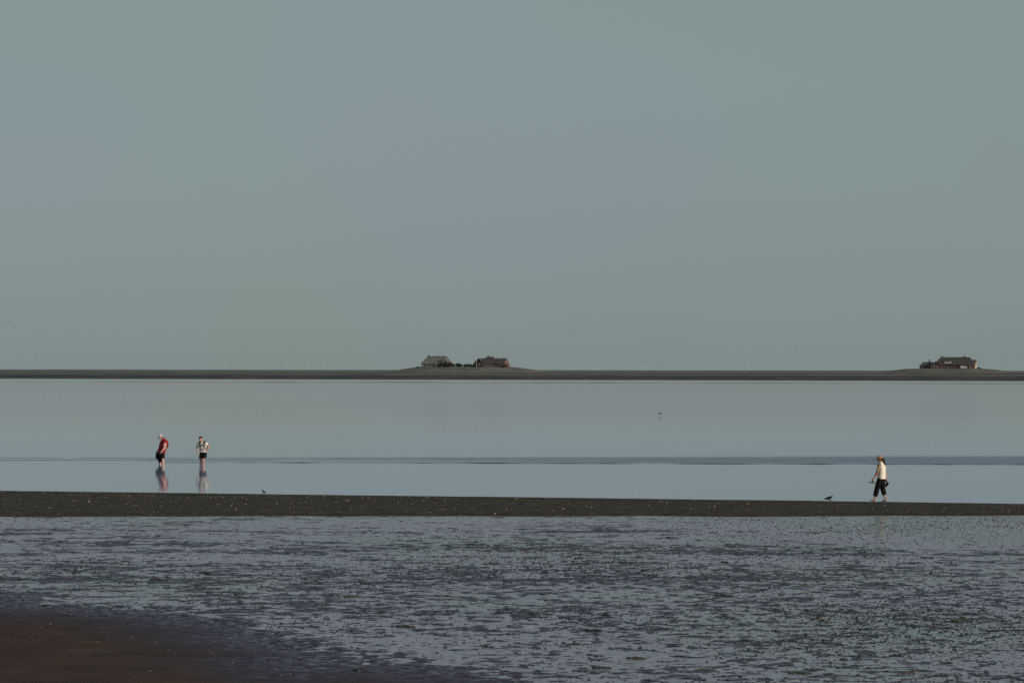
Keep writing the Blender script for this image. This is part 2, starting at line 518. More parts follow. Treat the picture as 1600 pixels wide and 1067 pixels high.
# ------------------------------------------------------------------ island beyond the water
def build_island():
    xs = np.concatenate([np.linspace(-900, -330, 30), np.linspace(-325, 325, 420), np.linspace(330, 900, 30)])
    off = np.array([-14, 0, 8, 16, 28, 60, 120, 220, 380, 585, 588, 592, 597, 640, 800, 1300, 2200, 4000, 7000, 10400], float)
    hz = np.array([-0.3, 0.25, 1.0, 1.75, 2.05, 1.95, 1.95, 1.95, 1.95, 1.95, 2.35, 2.55, 2.1, 2.0, 2.0, 2.0, 2.0, 2.0, 2.0, 2.0])
    mat = [0, 0, 0, 0, 0, 0, 1, 1, 1, 0, 0, 1, 1, 1, 1, 1, 1, 1, 1]
    V = []; mi = []
    for r, (o, h) in enumerate(zip(off, hz)):
        y0 = 1340 - 0.26 * xs + 10 * fbm(xs * 0.012, xs * 0 + 2, 4, 60)
        y = y0 + o + (6 * fbm(xs * 0.02, xs * 0 + r * 3.0, 3, 61) if r > 4 else 0)
        x = xs * (1 + max(o, 0) / 1340.0)
        z = h + (0.36 * fbm(xs * 0.05, xs * 0 + r * 1.7, 3, 62) if r > 1 else 0)
        if r >= 17:
            z = z + 0.9 * np.maximum(fbm(xs * 0.02, xs * 0 + r, 4, 64), 0)
        V.append(np.stack([x, y, np.broadcast_to(z, x.shape)], -1))
    for r in range(len(off) - 1):
        mi += [mat[r]] * (len(xs) - 1)
    me = mesh_np('salt_marsh', np.concatenate(V), grid_faces(len(off), len(xs)), [M['bank'], M['meadow']], True, mi)
    tag(link(bpy.data.objects.new('salt_marsh', me)), kind='structure')
build_island()

D_H = 2100.0
PXM = D_H / FPX          # metres per photograph pixel at the houses

def mound(px, half_px, top, flat_, seed):
    cx = at_dist(px, D_H).x
    rx, ry = half_px * PXM, 46.0
    nr, nt = 26, 96
    V = []
    for i in range(nr):
        r = 1.12 * i / (nr - 1)
        for j in range(nt):
            a = 2 * math.pi * j / nt
            x, y = cx + rx * r * math.cos(a), D_H + 4 + ry * r * math.sin(a)
            k = 1 - float(sstep(flat_, 1.0, np.array(r)))
            w = float(fbm(np.array(x * 0.05), np.array(y * 0.05), 3, seed))
            z = 1.6 + (top - 1.6) * k + 0.35 * w * (1 - float(sstep(0.45, 0.3, np.array(r)))) - 0.6 * max(0, r - 1)
            V.append((x, y, z))
    F = []
    for i in range(nr - 1):
        for j in range(nt):
            F.append((i * nt + j, i * nt + (j + 1) % nt, (i + 1) * nt + (j + 1) % nt, (i + 1) * nt + j))
    me = mesh_np('dwelling_mound', V, F, [M['mound']], True)
    tag(link(bpy.data.objects.new('dwelling_mound', me)), kind='structure')
MZ1, MZ2 = 6.55, 6.0
mound(731, 158, MZ1, 0.42, 71)
mound(1481, 150, MZ2, 0.30, 72)
def track(px0, px1, dz):
    x0, x1 = at_dist(px0, D_H - 36).x, at_dist(px1, D_H - 36).x
    V = []
    n = 16
    for i in range(n + 1):
        x = x0 + (x1 - x0) * i / n
        yb = D_H - 33.5 + 0.6 * math.sin(i * 0.9)
        for k in range(2):
            y = yb + 1.5 * k
            r = math.hypot((x - at_dist(731, D_H).x) / (158 * PXM), (y - D_H - 4) / 46.0)
            z = 1.6 + (MZ1 - 1.6) * (1 - float(sstep(0.42, 1.0, np.array(r)))) + dz
            V.append((x, y, z))
    me = mesh_np('path', V, grid_faces(n + 1, 2), [M['track']])
    tag(link(bpy.data.objects.new('path', me)), kind='structure')
track(698, 714, 0.42)


# ------------------------------------------------------------------ farmhouses
def roof_hip(name, x0, x1, y0, y1, ze, zr, hl, hr, mat, parent, o=0.5, th=0.35):
    """closed hipped or gabled roof body (hl, hr: how far the ridge ends stand in from the ends)"""
    ym = (y0 + y1) / 2
    X0, X1, Y0, Y1 = x0 - o, x1 + o, y0 - o, y1 + o
    v = [(X0, Y0, ze), (X1, Y0, ze), (X1, Y1, ze), (X0, Y1, ze),
         (X0, Y0, ze + th), (X1, Y0, ze + th), (X1, Y1, ze + th), (X0, Y1, ze + th),
         (X0 + hl, ym, zr), (X1 - hr, ym, zr)]
    f = [(0, 3, 2, 1), (0, 1, 5, 4), (1, 2, 6, 5), (2, 3, 7, 6), (3, 0, 4, 7),
         (4, 5, 9, 8), (6, 7, 8, 9), (5, 6, 9), (7, 4, 8)]
    return pobj(name, v, f, mat, parent)

def gable_roof(name, x0, x1, y0, y1, ze, zr, mat, parent, o=0.4, th=0.28):
    ym = (y0 + y1) / 2
    s = (zr - ze) / (ym - y0)
    sec = [(y0 - o, ze - s * o), (ym, zr), (y1 + o, ze - s * o), (y1 + o, ze - s * o + th), (ym, zr + th), (y0 - o, ze - s * o + th)]
    v = [(x0 - o, y, z) for y, z in sec] + [(x1 + o, y, z) for y, z in sec]
    f = [(i, (i + 1) % 6, (i + 1) % 6 + 6, i + 6) for i in range(6)]
    f += [(0, 5, 4, 1), (1, 4, 3, 2), (6, 7, 10, 11), (7, 8, 9, 10)]
    return pobj(name, v, f, mat, parent)

def gable_wall(name, x0, x1, y0, y1, z0, ze, zr, mat, parent):
    ym = (y0 + y1) / 2
    sec = [(y0, z0), (y1, z0), (y1, ze), (ym, zr - 0.02), (y0, ze)]
    v = [(x0, y, z) for y, z in sec] + [(x1, y, z) for y, z in sec]
    f = [(i, (i + 1) % 5, (i + 1) % 5 + 5, i + 5) for i in range(5)] + [(4, 3, 2, 1, 0), (5, 6, 7, 8, 9)]
    return pobj(name, v, f, mat, parent)

def cross_gable(name, x0, x1, y0, y1, z0, ze, zr, mat, parent):
    xm = (x0 + x1) / 2
    sec = [(x0, z0), (x1, z0), (x1, ze), (xm, zr), (x0, ze)]
    v = [(x, y0, z) for x, z in sec] + [(x, y1, z) for x, z in sec]
    f = [(i, (i + 1) % 5, (i + 1) % 5 + 5, i + 5) for i in range(5)] + [(4, 3, 2, 1, 0), (5, 6, 7, 8, 9)]
    return pobj(name, v, f, mat, parent)

def window_front(x, z, w, h, y, parent, cols=2):
    w *= 1.1; h *= 1.1
    fr = box('window', x - w / 2, x + w / 2, y - 0.10, y + 0.05, z - h / 2, z + h / 2, M['paint'], parent)
    pw = (w - 0.2 * (cols + 1)) / cols
    for i in range(cols):
        xa = x - w / 2 + 0.2 + i * (pw + 0.2)
        box('pane', xa, xa + pw, y - 0.115, y - 0.09, z - h / 2 + 0.2, z + h / 2 - 0.2, M['glass'], fr)
    return fr

def window_side(y, z, w, h, x, parent, mat=None):
    fr = box('window', x - 0.05, x + 0.10, y - w / 2, y + w / 2, z - h / 2, z + h / 2, M['paint'], parent)
    box('pane', x + 0.09, x + 0.115, y - w / 2 + 0.15, y + w / 2 - 0.15, z - h / 2 + 0.15, z + h / 2 - 0.15, M['glass'], fr)
    return fr

def chimney(x, y, z0, z1, w, parent, mat='brick_dark'):
    c = box('chimney', x - w / 2, x + w / 2, y - w / 2, y + w / 2, z0, z1, M[mat], parent)
    box('chimney_cap', x - w / 2 - 0.08, x + w / 2 + 0.08, y - w / 2 - 0.08, y + w / 2 + 0.08, z1, z1 + 0.15, M['tile_dark'], c)

# --- thatched house on the long mound
c = at_dist(683, D_H)
A = empty('thatched_house', (c.x, D_H, MZ1 - 0.05), R(-10))
tag(A, 'long farmhouse with grey thatched hipped roof on the long grassy mound', 'house', 'farmhouses on the mounds')
box('wall', -10.6, 10.6, -5.2, 5.2, 0, 2.5, M['brick_dark'], A)
rf = roof_hip('roof', -10.6, 10.8, -5.2, 5.2, 2.1, 7.75, 4.2, 4.0, M['thatch'], A, 0.7, 0.5)
pobj('roof_ridge', [(-7.4, -0.45, 7.55), (7.5, -0.45, 7.55), (7.5, 0.45, 7.55), (-7.4, 0.45, 7.55), (-7.2, 0, 8.0), (7.3, 0, 8.0)],
     [(3, 2, 1, 0), (0, 1, 5, 4), (2, 3, 4, 5), (1, 2, 5), (3, 0, 4)], M['thatch_ridge'], rf)
chimney(-6.3, 0.3, 7.2, 8.7, 0.95, rf, 'brick_dark')
chimney(0.2, 0.6, 7.4, 8.35, 0.8, rf, 'brick_dark')
chimney(4.6, 0.6, 7.4, 8.35, 0.8, rf, 'brick_dark')
for x in (-9.6, -6.6, -3.6, 0.2):
    window_front(x, 1.15, 1.3 if x != -3.6 else 1.9, 1.15, -5.2, A)
dd = box('door', -1.9, -0.9, -5.28, -5.18, 0.05, 2.0, M['tile_dark'], A)
box('handle', -1.12, -1.05, -5.34, -5.275, 0.95, 1.1, M['paint'], dd)
# gabled dormer wing at the right end, with pale barge boards
cross_gable('wing', 5.0, 9.8, -6.4, 0.0, 0, 2.9, 6.0, M['thatch_ridge'], A)
for s, xa in ((-1, 4.75), (1, 10.05)):
    pobj('barge_board', [(7.4, -6.62, 6.35), (7.4, -6.62, 5.95), (xa, -6.62, 2.55), (xa, -6.62, 2.95),
                         (7.4, -6.45, 6.35), (7.4, -6.45, 5.95), (xa, -6.45, 2.55), (xa, -6.45, 2.95)],
         [(0, 1, 2, 3), (7, 6, 5, 4), (0, 3, 7, 4), (1, 5, 6, 2), (0, 4, 5, 1), (3, 2, 6, 7)], M['pole'], A)
for xa, xb in ((4.6, 7.4), (10.2, 7.4)):
    pobj('wing_roof', [(xa, -6.44, 2.55), (xb, -6.44, 6.25), (xb, 0.0, 6.25), (xa, 0.0, 2.55),
                       (xa, -6.44, 2.8), (xb, -6.44, 6.5), (xb, 0.0, 6.5), (xa, 0.0, 2.8)],
         [(0, 1, 2, 3), (7, 6, 5, 4), (0, 4, 5, 1), (1, 5, 6, 2), (2, 6, 7, 3), (3, 7, 4, 0)], M['thatch'], A)

# --- brick house with plum tiled roofs on the same mound
c = at_dist(769, D_H)
B = empty('brick_house', (c.x, D_H, MZ1 - 0.25), R(-20))
tag(B, 'brick farmhouse with plum tiled gable roof and lean-to on the long grassy mound', 'house', 'farmhouses on the mounds')
gable_wall('wall', -10.5, 11.0, -4.4, 4.4, 0, 2.9, 6.5, M['brick'], B)
rf = gable_roof('roof', -10.5, 11.0, -4.4, 4.4, 2.9, 6.5, M['tile'], B)
gable_wall('rear_wing', -8.0, -1.5, 3.5, 12.0, 0, 4.2, 7.6, M['brick_dark'], B)
r2 = roof_hip('rear_wing_roof', -8.0, -1.5, 3.5, 12.0, 4.0, 8.0, 2.4, 0.3, M['tile_dark'], B, 0.4, 0.25)
chimney(-6.0, 7.6, 7.4, 8.7, 0.8, r2, 'brick_dark')
# tall dark brick gable at the left
cross_gable('front_gable', -11.6, -6.0, -5.6, -3.2, 0, 4.0, 6.35, M['brick_dark'], B)
for xa in (-11.9, -5.7):
    pobj('gable_roof', [(xa, -5.85, 3.75), (-8.8, -5.85, 6.35), (-8.8, 0, 6.35), (xa, 0, 3.75),
                        (xa, -5.85, 4.0), (-8.8, -5.85, 6.6), (-8.8, 0, 6.6), (xa, 0, 4.0)],
         [(0, 1, 2, 3), (7, 6, 5, 4), (0, 4, 5, 1), (1, 5, 6, 2), (2, 6, 7, 3), (3, 7, 4, 0)], M['tile'], B)
window_front(-8.0, 2.2, 0.9, 1.2, -5.6, B, 1)
# dark lean-to on the left end
pobj('lean_to', [(-14.6, -3, 0), (-11.6, -3, 0), (-11.6, 4, 0), (-14.6, 4, 0), (-14.6, -3, 1.5), (-11.65, -3, 5.2), (-11.65, 4, 5.2), (-14.6, 4, 1.5)],
     [(0, 3, 2, 1), (0, 1, 5, 4), (1, 2, 6, 5), (2, 3, 7, 6), (3, 0, 4, 7), (4, 5, 6, 7)], M['tile_dark'], B)
for x, w in ((-3.9, 2.1), (-1.0, 2.4), (2.2, 1.0), (8.2, 1.1), (10.0, 1.0)):
    window_front(x, 1.55, w, 1.55, -4.4, B, 2 if w > 1.5 else 1)
dd = box('door', 3.6, 4.6, -4.5, -4.38, 0.05, 2.1, M['tile_dark'], B)
box('handle', 4.38, 4.45, -4.56, -4.495, 1.0, 1.15, M['paint'], dd)
window_side(0.0, 4.3, 1.3, 1.3, 11.0, B)
window_side(-2.2, 1.5, 1.2, 1.4, 11.0, B)
pobj('side_porch', [(11.15, -3.6, 0), (13.4, -3.6, 0), (13.4, 3, 0), (11.15, 3, 0), (11.15, -3.6, 2.9), (13.4, -3.6, 1.9), (13.4, 3, 1.9), (11.15, 3, 2.9)],
     [(0, 3, 2, 1), (0, 1, 5, 4), (1, 2, 6, 5), (2, 3, 7, 6), (3, 0, 4, 7), (4, 5, 6, 7)], M['brick'], B)
box('chimney', 3.0, 3.7, 0.2, 0.9, 6.2, 7.2, M['brick_dark'], rf)

# --- the farmhouse alone on the other mound
c = at_dist(1489, D_H)
Ch = empty('farmhouse', (c.x, D_H, MZ2 - 0.2), R(-20))
tag(Ch, 'large red brick farmhouse with dark hipped roof and white dormer, alone on its mound', 'house', 'farmhouses on the mounds')
box('wall', -13.0, 16.4, -5.5, 5.5, 0, 2.9, M['brick'], Ch)
rf = roof_hip('roof', -13.0, 16.4, -5.5, 5.5, 2.6, 8.6, 4.6, 4.4, M['tile_dark'], Ch, 0.6, 0.3)
chimney(-8.0, 0.2, 8.0, 9.3, 0.8, rf, 'brick_dark')
chimney(8.6, 0.2, 8.0, 9.1, 1.6, rf, 'tile_dark')
cross_gable('front_gable', -15.2, -7.2, -7.6, -2.0, 0, 2.6, 5.2, M['brick'], Ch)
for xa in (-15.6, -6.8):
    pobj('gable_roof', [(xa, -7.9, 2.35), (-11.2, -7.9, 5.25), (-11.2, 0, 5.25), (xa, 0, 2.35),
                        (xa, -7.9, 2.6), (-11.2, -7.9, 5.5), (-11.2, 0, 5.5), (xa, 0, 2.6)],
         [(0, 1, 2, 3), (7, 6, 5, 4), (0, 4, 5, 1), (1, 5, 6, 2), (2, 6, 7, 3), (3, 7, 4, 0)], M['tile'], Ch)
window_front(-10.0, 1.4, 0.7, 1.2, -7.6, Ch, 1)
window_front(-12.8, 1.4, 0.7, 1.2, -7.6, Ch, 1)
dm = box('dormer', -5.6, -0.6, -4.9, -1.0, 3.3, 5.5, M['paint'], Ch)
box('dormer_roof', -5.9, -0.3, -5.2, -0.5, 5.5, 5.75, M['tile_dark'], dm)
for i in range(3):
    box('pane', -5.2 + i * 1.6, -4.0 + i * 1.6, -4.93, -4.88, 3.9, 5.0, M['paint'], dm)
for x in (-5.4, -3.0, -0.6, 2.2, 11.0, 14.0):
    window_front(x, 1.35, 1.1, 1.3, -5.5, Ch)
box('low_wall', -6.6, 4.0, -7.6, -7.3, 0, 1.1, M['brick'], Ch)
# bright plastered right end with two windows
gable_wall('plastered_end', 15.9, 17.15, -3.4, 3.4, 0, 3.1, 6.3, M['plaster'], Ch)
gable_roof('end_roof', 14.0, 17.0, -3.4, 3.4, 3.1, 6.35, M['tile_dark'], Ch, 0.3, 0.25)
window_side(0.0, 4.0, 1.2, 1.3, 17.15, Ch)
window_side(-1.7, 1.5, 1.3, 1.6, 17.15, Ch)
window_side(1.5, 1.5, 1.0, 1.6, 17.15, Ch)

# --- dark outbuilding beside it
c = at_dist(1449, D_H)
Ob = empty('outbuilding', (c.x, D_H + 7, MZ2 - 0.4), R(-14))
tag(Ob, 'low black-roofed outbuilding with a single chimney at the farmhouse end', 'house')
box('wall', -4.3, 5.0, -3.5, 3.5, 0, 2.2, M['brick_dark'], Ob)
rf = roof_hip('roof', -4.3, 5.0, -3.5, 3.5, 1.9, 5.2, 2.8, 0.4, M['tile_dark'], Ob, 0.5, 0.3)
chimney(2.6, 0.2, 4.6, 6.9, 0.8, rf, 'brick_dark')
window_front(-2.6, 1.1, 0.9, 1.0, -3.5, Ob)
dd = box('door', 0.4, 1.4, -3.58, -3.48, 0.05, 1.8, M['tile_dark'], Ob)
box('handle', 1.2, 1.27, -3.64, -3.575, 0.9, 1.05, M['paint'], dd)

# --- van parked in front of the farmhouse
def van(px, dy, label):
    c = at_dist(px, D_H + dy)
    o = empty('parked_van', (c.x, D_H + dy, MZ2 - 0.08), R(-8))
    tag(o, label, 'van')
    prof = [(-2.3, 0.35), (2.2, 0.35), (2.35, 0.9), (1.5, 1.15), (0.9, 1.95), (-2.2, 2.0), (-2.35, 1.2)]
    n = len(prof)
    v = [(x, -0.95, z) for x, z in prof] + [(x, 0.95, z) for x, z in prof]
    f = [(i, (i + 1) % n, (i + 1) % n + n, i + n) for i in range(n)] + [tuple(range(n))[::-1], tuple(range(n, 2 * n))]
    pobj('body', v, f, M['van'], o)
    box('side_window', -0.2, 0.9, -0.975, -0.94, 1.25, 1.75, M['glass'], o)
    for x in (-1.4, 1.4):
        for y in (-0.9, 0.9):
            w = bpy.data.meshes.new('wheel')
            bm = bmesh.new()
            bmesh.ops.create_cone(bm, cap_ends=True, segments=14, radius1=0.34, radius2=0.34, depth=0.22,
                                  matrix=Matrix.Translation((x, y, 0.34)) @ Matrix.Rotation(R(90), 4, 'X'))
            bm.to_mesh(w); bm.free(); w.materials.append(M['rubber'])
            link(bpy.data.objects.new('wheel', w), o)
van(1506, -10.5, 'white van parked before the dark-roofed red farmhouse')

# --- masts
def mast(px, d, z0, h, label):
    c = at_dist(px, d)
    o = empty('flagpole', (c.x, d, z0))
    tag(o, label, 'pole')
    bm = bmesh.new()
    bmesh.ops.create_cone(bm, cap_ends=True, segments=10, radius1=0.16, radius2=0.09, depth=h, matrix=Matrix.Translation((0, 0, h / 2)))
    me = bpy.data.meshes.new('shaft'); bm.to_mesh(me); bm.free(); me.materials.append(M['pole'])
    link(bpy.data.objects.new('shaft', me), o)
    bm = bmesh.new()
    bmesh.ops.create_uvsphere(bm, u_segments=10, v_segments=6, radius=0.17, matrix=Matrix.Translation((0, 0, h + 0.1)))
    me = bpy.data.meshes.new('finial'); bm.to_mesh(me); bm.free(); me.materials.append(M['pole'])
    link(bpy.data.objects.new('finial', me), o)
mast(634, D_H, 5.9, 5.4, 'bare pale pole standing alone on the slope beside the thatched house')
mast(744.5, D_H - 14, MZ1 - 0.3, 6.6, 'pale pole standing before the dark gable of the plum-roofed house')

# --- shrubs
def shrub(px, d, z0, rx, rz, n, label, group, seed):
    rs = np.random.default_rng(seed)
    c = at_dist(px, d)
    o = empty('shrub', (c.x, d, z0))
    tag(o, label, 'shrub', group)
    k = rs.integers(5, 8)
    cen = np.stack([rs.uniform(-0.7, 0.7, k) * rx, rs.uniform(-0.5, 0.5, k) * rx, rs.uniform(0.35, 0.72, k) * 2 * rz * 0.62], -1)
    rad = rs.uniform(0.38, 0.6, k)
    ci = rs.integers(0, k, n)
    dirv = rs.normal(size=(n, 3)); dirv /= np.linalg.norm(dirv, axis=1)[:, None]
    rr = rs.uniform(0.45, 1.08, n)
    P = cen[ci] + dirv * (rr * rad[ci])[:, None] * np.array([rx, rx * 0.8, rz])
    P[:, 2] = np.maximum(P[:, 2], 0.1)
    u = rs.normal(size=(n, 3)); u /= np.linalg.norm(u, axis=1)[:, None]
    w = np.cross(u, rs.normal(size=(n, 3))); w /= np.linalg.norm(w, axis=1)[:, None]
    s = rs.uniform(0.16, 0.34, n)[:, None]
    V = np.stack([P - u * s, P + w * s * 0.5, P + u * s, P - w * s * 0.5], 1).reshape(-1, 3)
    me = mesh_np('foliage', V, np.arange(4 * n).reshape(-1, 4), [M['leaf']])
    link(bpy.data.objects.new('foliage', me), o)
    bm = bmesh.new()
    for q in range(4):
        a = rs.uniform(0, 6.28); tip = Vector((math.cos(a) * rx * 0.4, math.sin(a) * rx * 0.35, rz * 1.1))
        ax = tip.normalized()
        bmesh.ops.create_cone(bm, cap_ends=True, segments=6, radius1=0.12, radius2=0.03, depth=tip.length,
                              matrix=Matrix.Translation(tip / 2) @ ax.to_track_quat('Z', 'Y').to_matrix().to_4x4())
    me = bpy.data.meshes.new('stem'); bm.to_mesh(me); bm.free(); me.materials.append(M['bark'])
    link(bpy.data.objects.new('stem', me), o)
for i, (px, rx, rz) in enumerate(((687, 2.0, 2.0), (694, 3.0, 2.9), (702, 2.6, 3.0))):
    shrub(px, D_H - 9.5 + 0.7 * i, MZ1 - 0.15, rx, rz, 1500, 'dark green shrub growing against the thatched house', 'shrubs before the thatched house', 300 + i)
for i, (px, rx, rz) in enumerate(((709, 1.7, 1.9), (714, 2.2, 2.4), (719.5, 1.9, 2.0), (726, 1.9, 1.7), (731, 2.3, 1.9), (736, 2.2, 2.2))):
    shrub(px, D_H - 3 + (i % 3), MZ1 - 0.15, rx, rz, 1100, 'dark green shrub in the gap between the thatched and the plum-roofed house', 'shrubs between the two houses', 320 + i)
shrub(785, D_H - 8.0, MZ1 - 0.2, 2.0, 1.35, 1300, 'rounded brown-green shrub before the wall of the plum-roofed house', None, 340)
shrub(653, D_H - 4.0, MZ1 - 0.4, 1.2, 0.6, 700, 'low dark shrub on the mound beside the thatched house and the lone pole', None, 341)
shrub(1530, D_H - 3.0, MZ2 - 0.3, 1.7, 0.8, 800, 'low shrub at the plastered end of the red farmhouse', None, 342)


# ------------------------------------------------------------------ bodies: tapered forms fused into one skin
def ring_basis(ax):
    ax = ax.normalized()
    t = Vector((0, 0, 1)) if abs(ax.z) < 0.9 else Vector((1, 0, 0))
    u = ax.cross(t).normalized()
    return u, ax.cross(u).normalized()

class Form:
    def __init__(self):
        self.V, self.F = [], []
    def limb(self, pts, rads, seg=12, flat0=False, flat1=False, side=None):
        """a tapered, jointed tube through pts with round or flat ends"""
        pts = [Vector(p) for p in pts]
        rings = []
        n = len(pts)
        for i, (p, r) in enumerate(zip(pts, rads)):
            ax = (pts[min(i + 1, n - 1)] - pts[max(i - 1, 0)])
            rings.append((p, r, ax))
        full = []
        def shrink(r, q):
            return tuple(v * math.cos(R(q)) for v in r) if isinstance(r, tuple) else r * math.cos(R(q))
        def reach(r):
            return min(r) if isinstance(r, tuple) else r
        if not flat0:
            p, r, ax = rings[0]; a = ax.normalized()
            for q in (80, 55, 28):
                full.append((p - a * reach(r) * math.sin(R(q)), shrink(r, q), ax))
        full += rings
        if not flat1:
            p, r, ax = rings[-1]; a = ax.normalized()
            for q in (28, 55, 80):
                full.append((p + a * reach(r) * math.sin(R(q)), shrink(r, q), ax))
        base = len(self.V)
        u, w = ring_basis(full[0][2])
        if side is not None:
            u = Vector(side)
        for p, r, ax in full:
            a = ax.normalized()
            u = (u - a * u.dot(a)).normalized(); w = a.cross(u)
            ru, rw = (r if isinstance(r, tuple) else (r, r))
            for k in range(seg):
                t = 2 * math.pi * k / seg
                self.V.append(p + u * ru * math.cos(t) + w * rw * math.sin(t))
        m = len(full)
        for i in range(m - 1):
            for k in range(seg):
                k2 = (k + 1) % seg
                self.F.append((base + i * seg + k, base + i * seg + k2, base + (i + 1) * seg + k2, base + (i + 1) * seg + k))
        self.F.append(tuple(base + k for k in range(seg))[::-1])
        self.F.append(tuple(base + (m - 1) * seg + k for k in range(seg)))
        return self
    def ell(self, c, r, rot=None, seg=16, rg=10):
        c = Vector(c); base = len(self.V)
        rot = rot or Matrix.Identity(3)
        for i in range(1, rg):
            ph = math.pi * i / rg
            for k in range(seg):
                t = 2 * math.pi * k / seg
                self.V.append(c + rot @ Vector((r[0] * math.sin(ph) * math.cos(t), r[1] * math.sin(ph) * math.sin(t), r[2] * math.cos(ph))))
        top = len(self.V); self.V.append(c + rot @ Vector((0, 0, r[2])))
        bot = len(self.V); self.V.append(c + rot @ Vector((0, 0, -r[2])))
        for i in range(rg - 2):
            for k in range(seg):
                k2 = (k + 1) % seg
                self.F.append((base + i * seg + k, base + (i + 1) * seg + k, base + (i + 1) * seg + k2, base + i * seg + k2))
        for k in range(seg):
            k2 = (k + 1) % seg
            self.F.append((top, base + k, base + k2))
            self.F.append((bot, base + (rg - 2) * seg + k2, base + (rg - 2) * seg + k))
        return self
    def torso(self, secs, seg=18):
        """secs: (centre, right vector, half width, half depth)"""
        base = len(self.V)
        n = len(secs)
        for i, (c, rv, hw, hd) in enumerate(secs):
            c = Vector(c); rv = Vector(rv).normalized()
            ax = (Vector(secs[min(i + 1, n - 1)][0]) - Vector(secs[max(i - 1, 0)][0])).normalized()
            rv = (rv - ax * rv.dot(ax)).normalized(); fv = ax.cross(rv)
            for k in range(seg):
                t = 2 * math.pi * k / seg
                ct, st = math.cos(t), math.sin(t)
                e = 0.8
                self.V.append(c + rv * hw * math.copysign(abs(ct) ** e, ct) + fv * hd * math.copysign(abs(st) ** e, st))
        for i in range(n - 1):
            for k in range(seg):
                k2 = (k + 1) % seg
                self.F.append((base + i * seg + k, base + i * seg + k2, base + (i + 1) * seg + k2, base + (i + 1) * seg + k))
        self.F.append(tuple(base + k for k in range(seg))[::-1])
        self.F.append(tuple(base + (n - 1) * seg + k for k in range(seg)))
        return self
    def build(self, name, mat, parent, voxel=0.010, smooth=3):
        me = bpy.data.meshes.new(name + '_form')
        me.from_pydata([tuple(v) for v in self.V], [], self.F)
        bm = bmesh.new(); bm.from_mesh(me)
        bmesh.ops.recalc_face_normals(bm, faces=bm.faces)
        bm.to_mesh(me); bm.free()
        tmp = bpy.data.objects.new('form', me); col.objects.link(tmp)
        md = tmp.modifiers.new('r', 'REMESH'); md.mode = 'VOXEL'; md.voxel_size = voxel
        if smooth:
            s = tmp.modifiers.new('s', 'SMOOTH'); s.factor = 0.5; s.iterations = smooth
        dg = bpy.context.evaluated_depsgraph_get(); dg.update()
        res = bpy.data.meshes.new_from_object(tmp.evaluated_get(dg))
        bpy.data.objects.remove(tmp); bpy.data.meshes.remove(me)
        res.name = name
        res.materials.clear(); res.materials.append(mat)
        res.polygons.foreach_set('use_smooth', np.ones(len(res.polygons), dtype=bool))
        return link(bpy.data.objects.new(name, res), parent)

def hand(f, wrist, palm_dir, thumb_side, curl=0.5, curl_dir=None):
    """palm and five unequal, bent fingers"""
    w = Vector(wrist); d = Vector(palm_dir).normalized()
    s = Vector(thumb_side); s = (s - d * s.dot(d)).normalized()
    cd = Vector(curl_dir) if curl_dir is not None else d.cross(s)
    cd = (cd - d * cd.dot(d)).normalized()
    f.limb([w, w + d * 0.045, w + d * 0.085], [(0.026, 0.020), (0.038, 0.017), (0.038, 0.015)], 12, side=s)
    for i, ln in enumerate((0.072, 0.082, 0.076, 0.058)):
        b = w + d * 0.078 + s * (0.028 - 0.0185 * i)
        k1 = b + (d * math.cos(curl * 0.6) + cd * math.sin(curl * 0.6)) * ln * 0.45
        k2 = k1 + (d * math.cos(curl * 1.5) + cd * math.sin(curl * 1.5)) * ln * 0.32
        k3 = k2 + (d * math.cos(curl * 2.3) + cd * math.sin(curl * 2.3)) * ln * 0.25
        f.limb([b, k1, k2, k3], [0.0092, 0.0088, 0.0082, 0.0074], 8)
    t0 = w + d * 0.025 + s * 0.028
    t1 = t0 + (d * 0.7 + s * 0.6 + cd * 0.3).normalized() * 0.036
    t2 = t1 + (d * 0.9 + s * 0.15 + cd * 0.45).normalized() * 0.030
    f.limb([t0, t1, t2], [0.013, 0.0105, 0.009], 8)

def foot(f, ankle, toe_dir, pitch_=0.0):
    a = Vector(ankle); t = Vector((toe_dir[0], toe_dir[1], 0)).normalized()
    up = Vector((0, 0, 1))
    t2 = (t * math.cos(pitch_) + up * math.sin(pitch_)).normalized()
    u2 = (up * math.cos(pitch_) - t * math.sin(pitch_)).normalized()
    heel = a - t2 * 0.035 - u2 * 0.050
    ball = a + t2 * 0.125 - u2 * 0.060
    f.limb([heel, a + t2 * 0.04 - u2 * 0.045, ball], [(0.031, 0.031), (0.036, 0.034), (0.042, 0.022)], 12)
    sd = t2.cross(u2)
    for i, (o, ln, r) in enumerate(((0.030, 0.050, 0.014), (0.012, 0.047, 0.0105), (-0.005, 0.041, 0.010), (-0.020, 0.034, 0.0095), (-0.033, 0.026, 0.009))):
        b = ball + sd * o
        f.limb([b, b + t2 * ln - u2 * 0.004], [r * 1.1, r], 8)

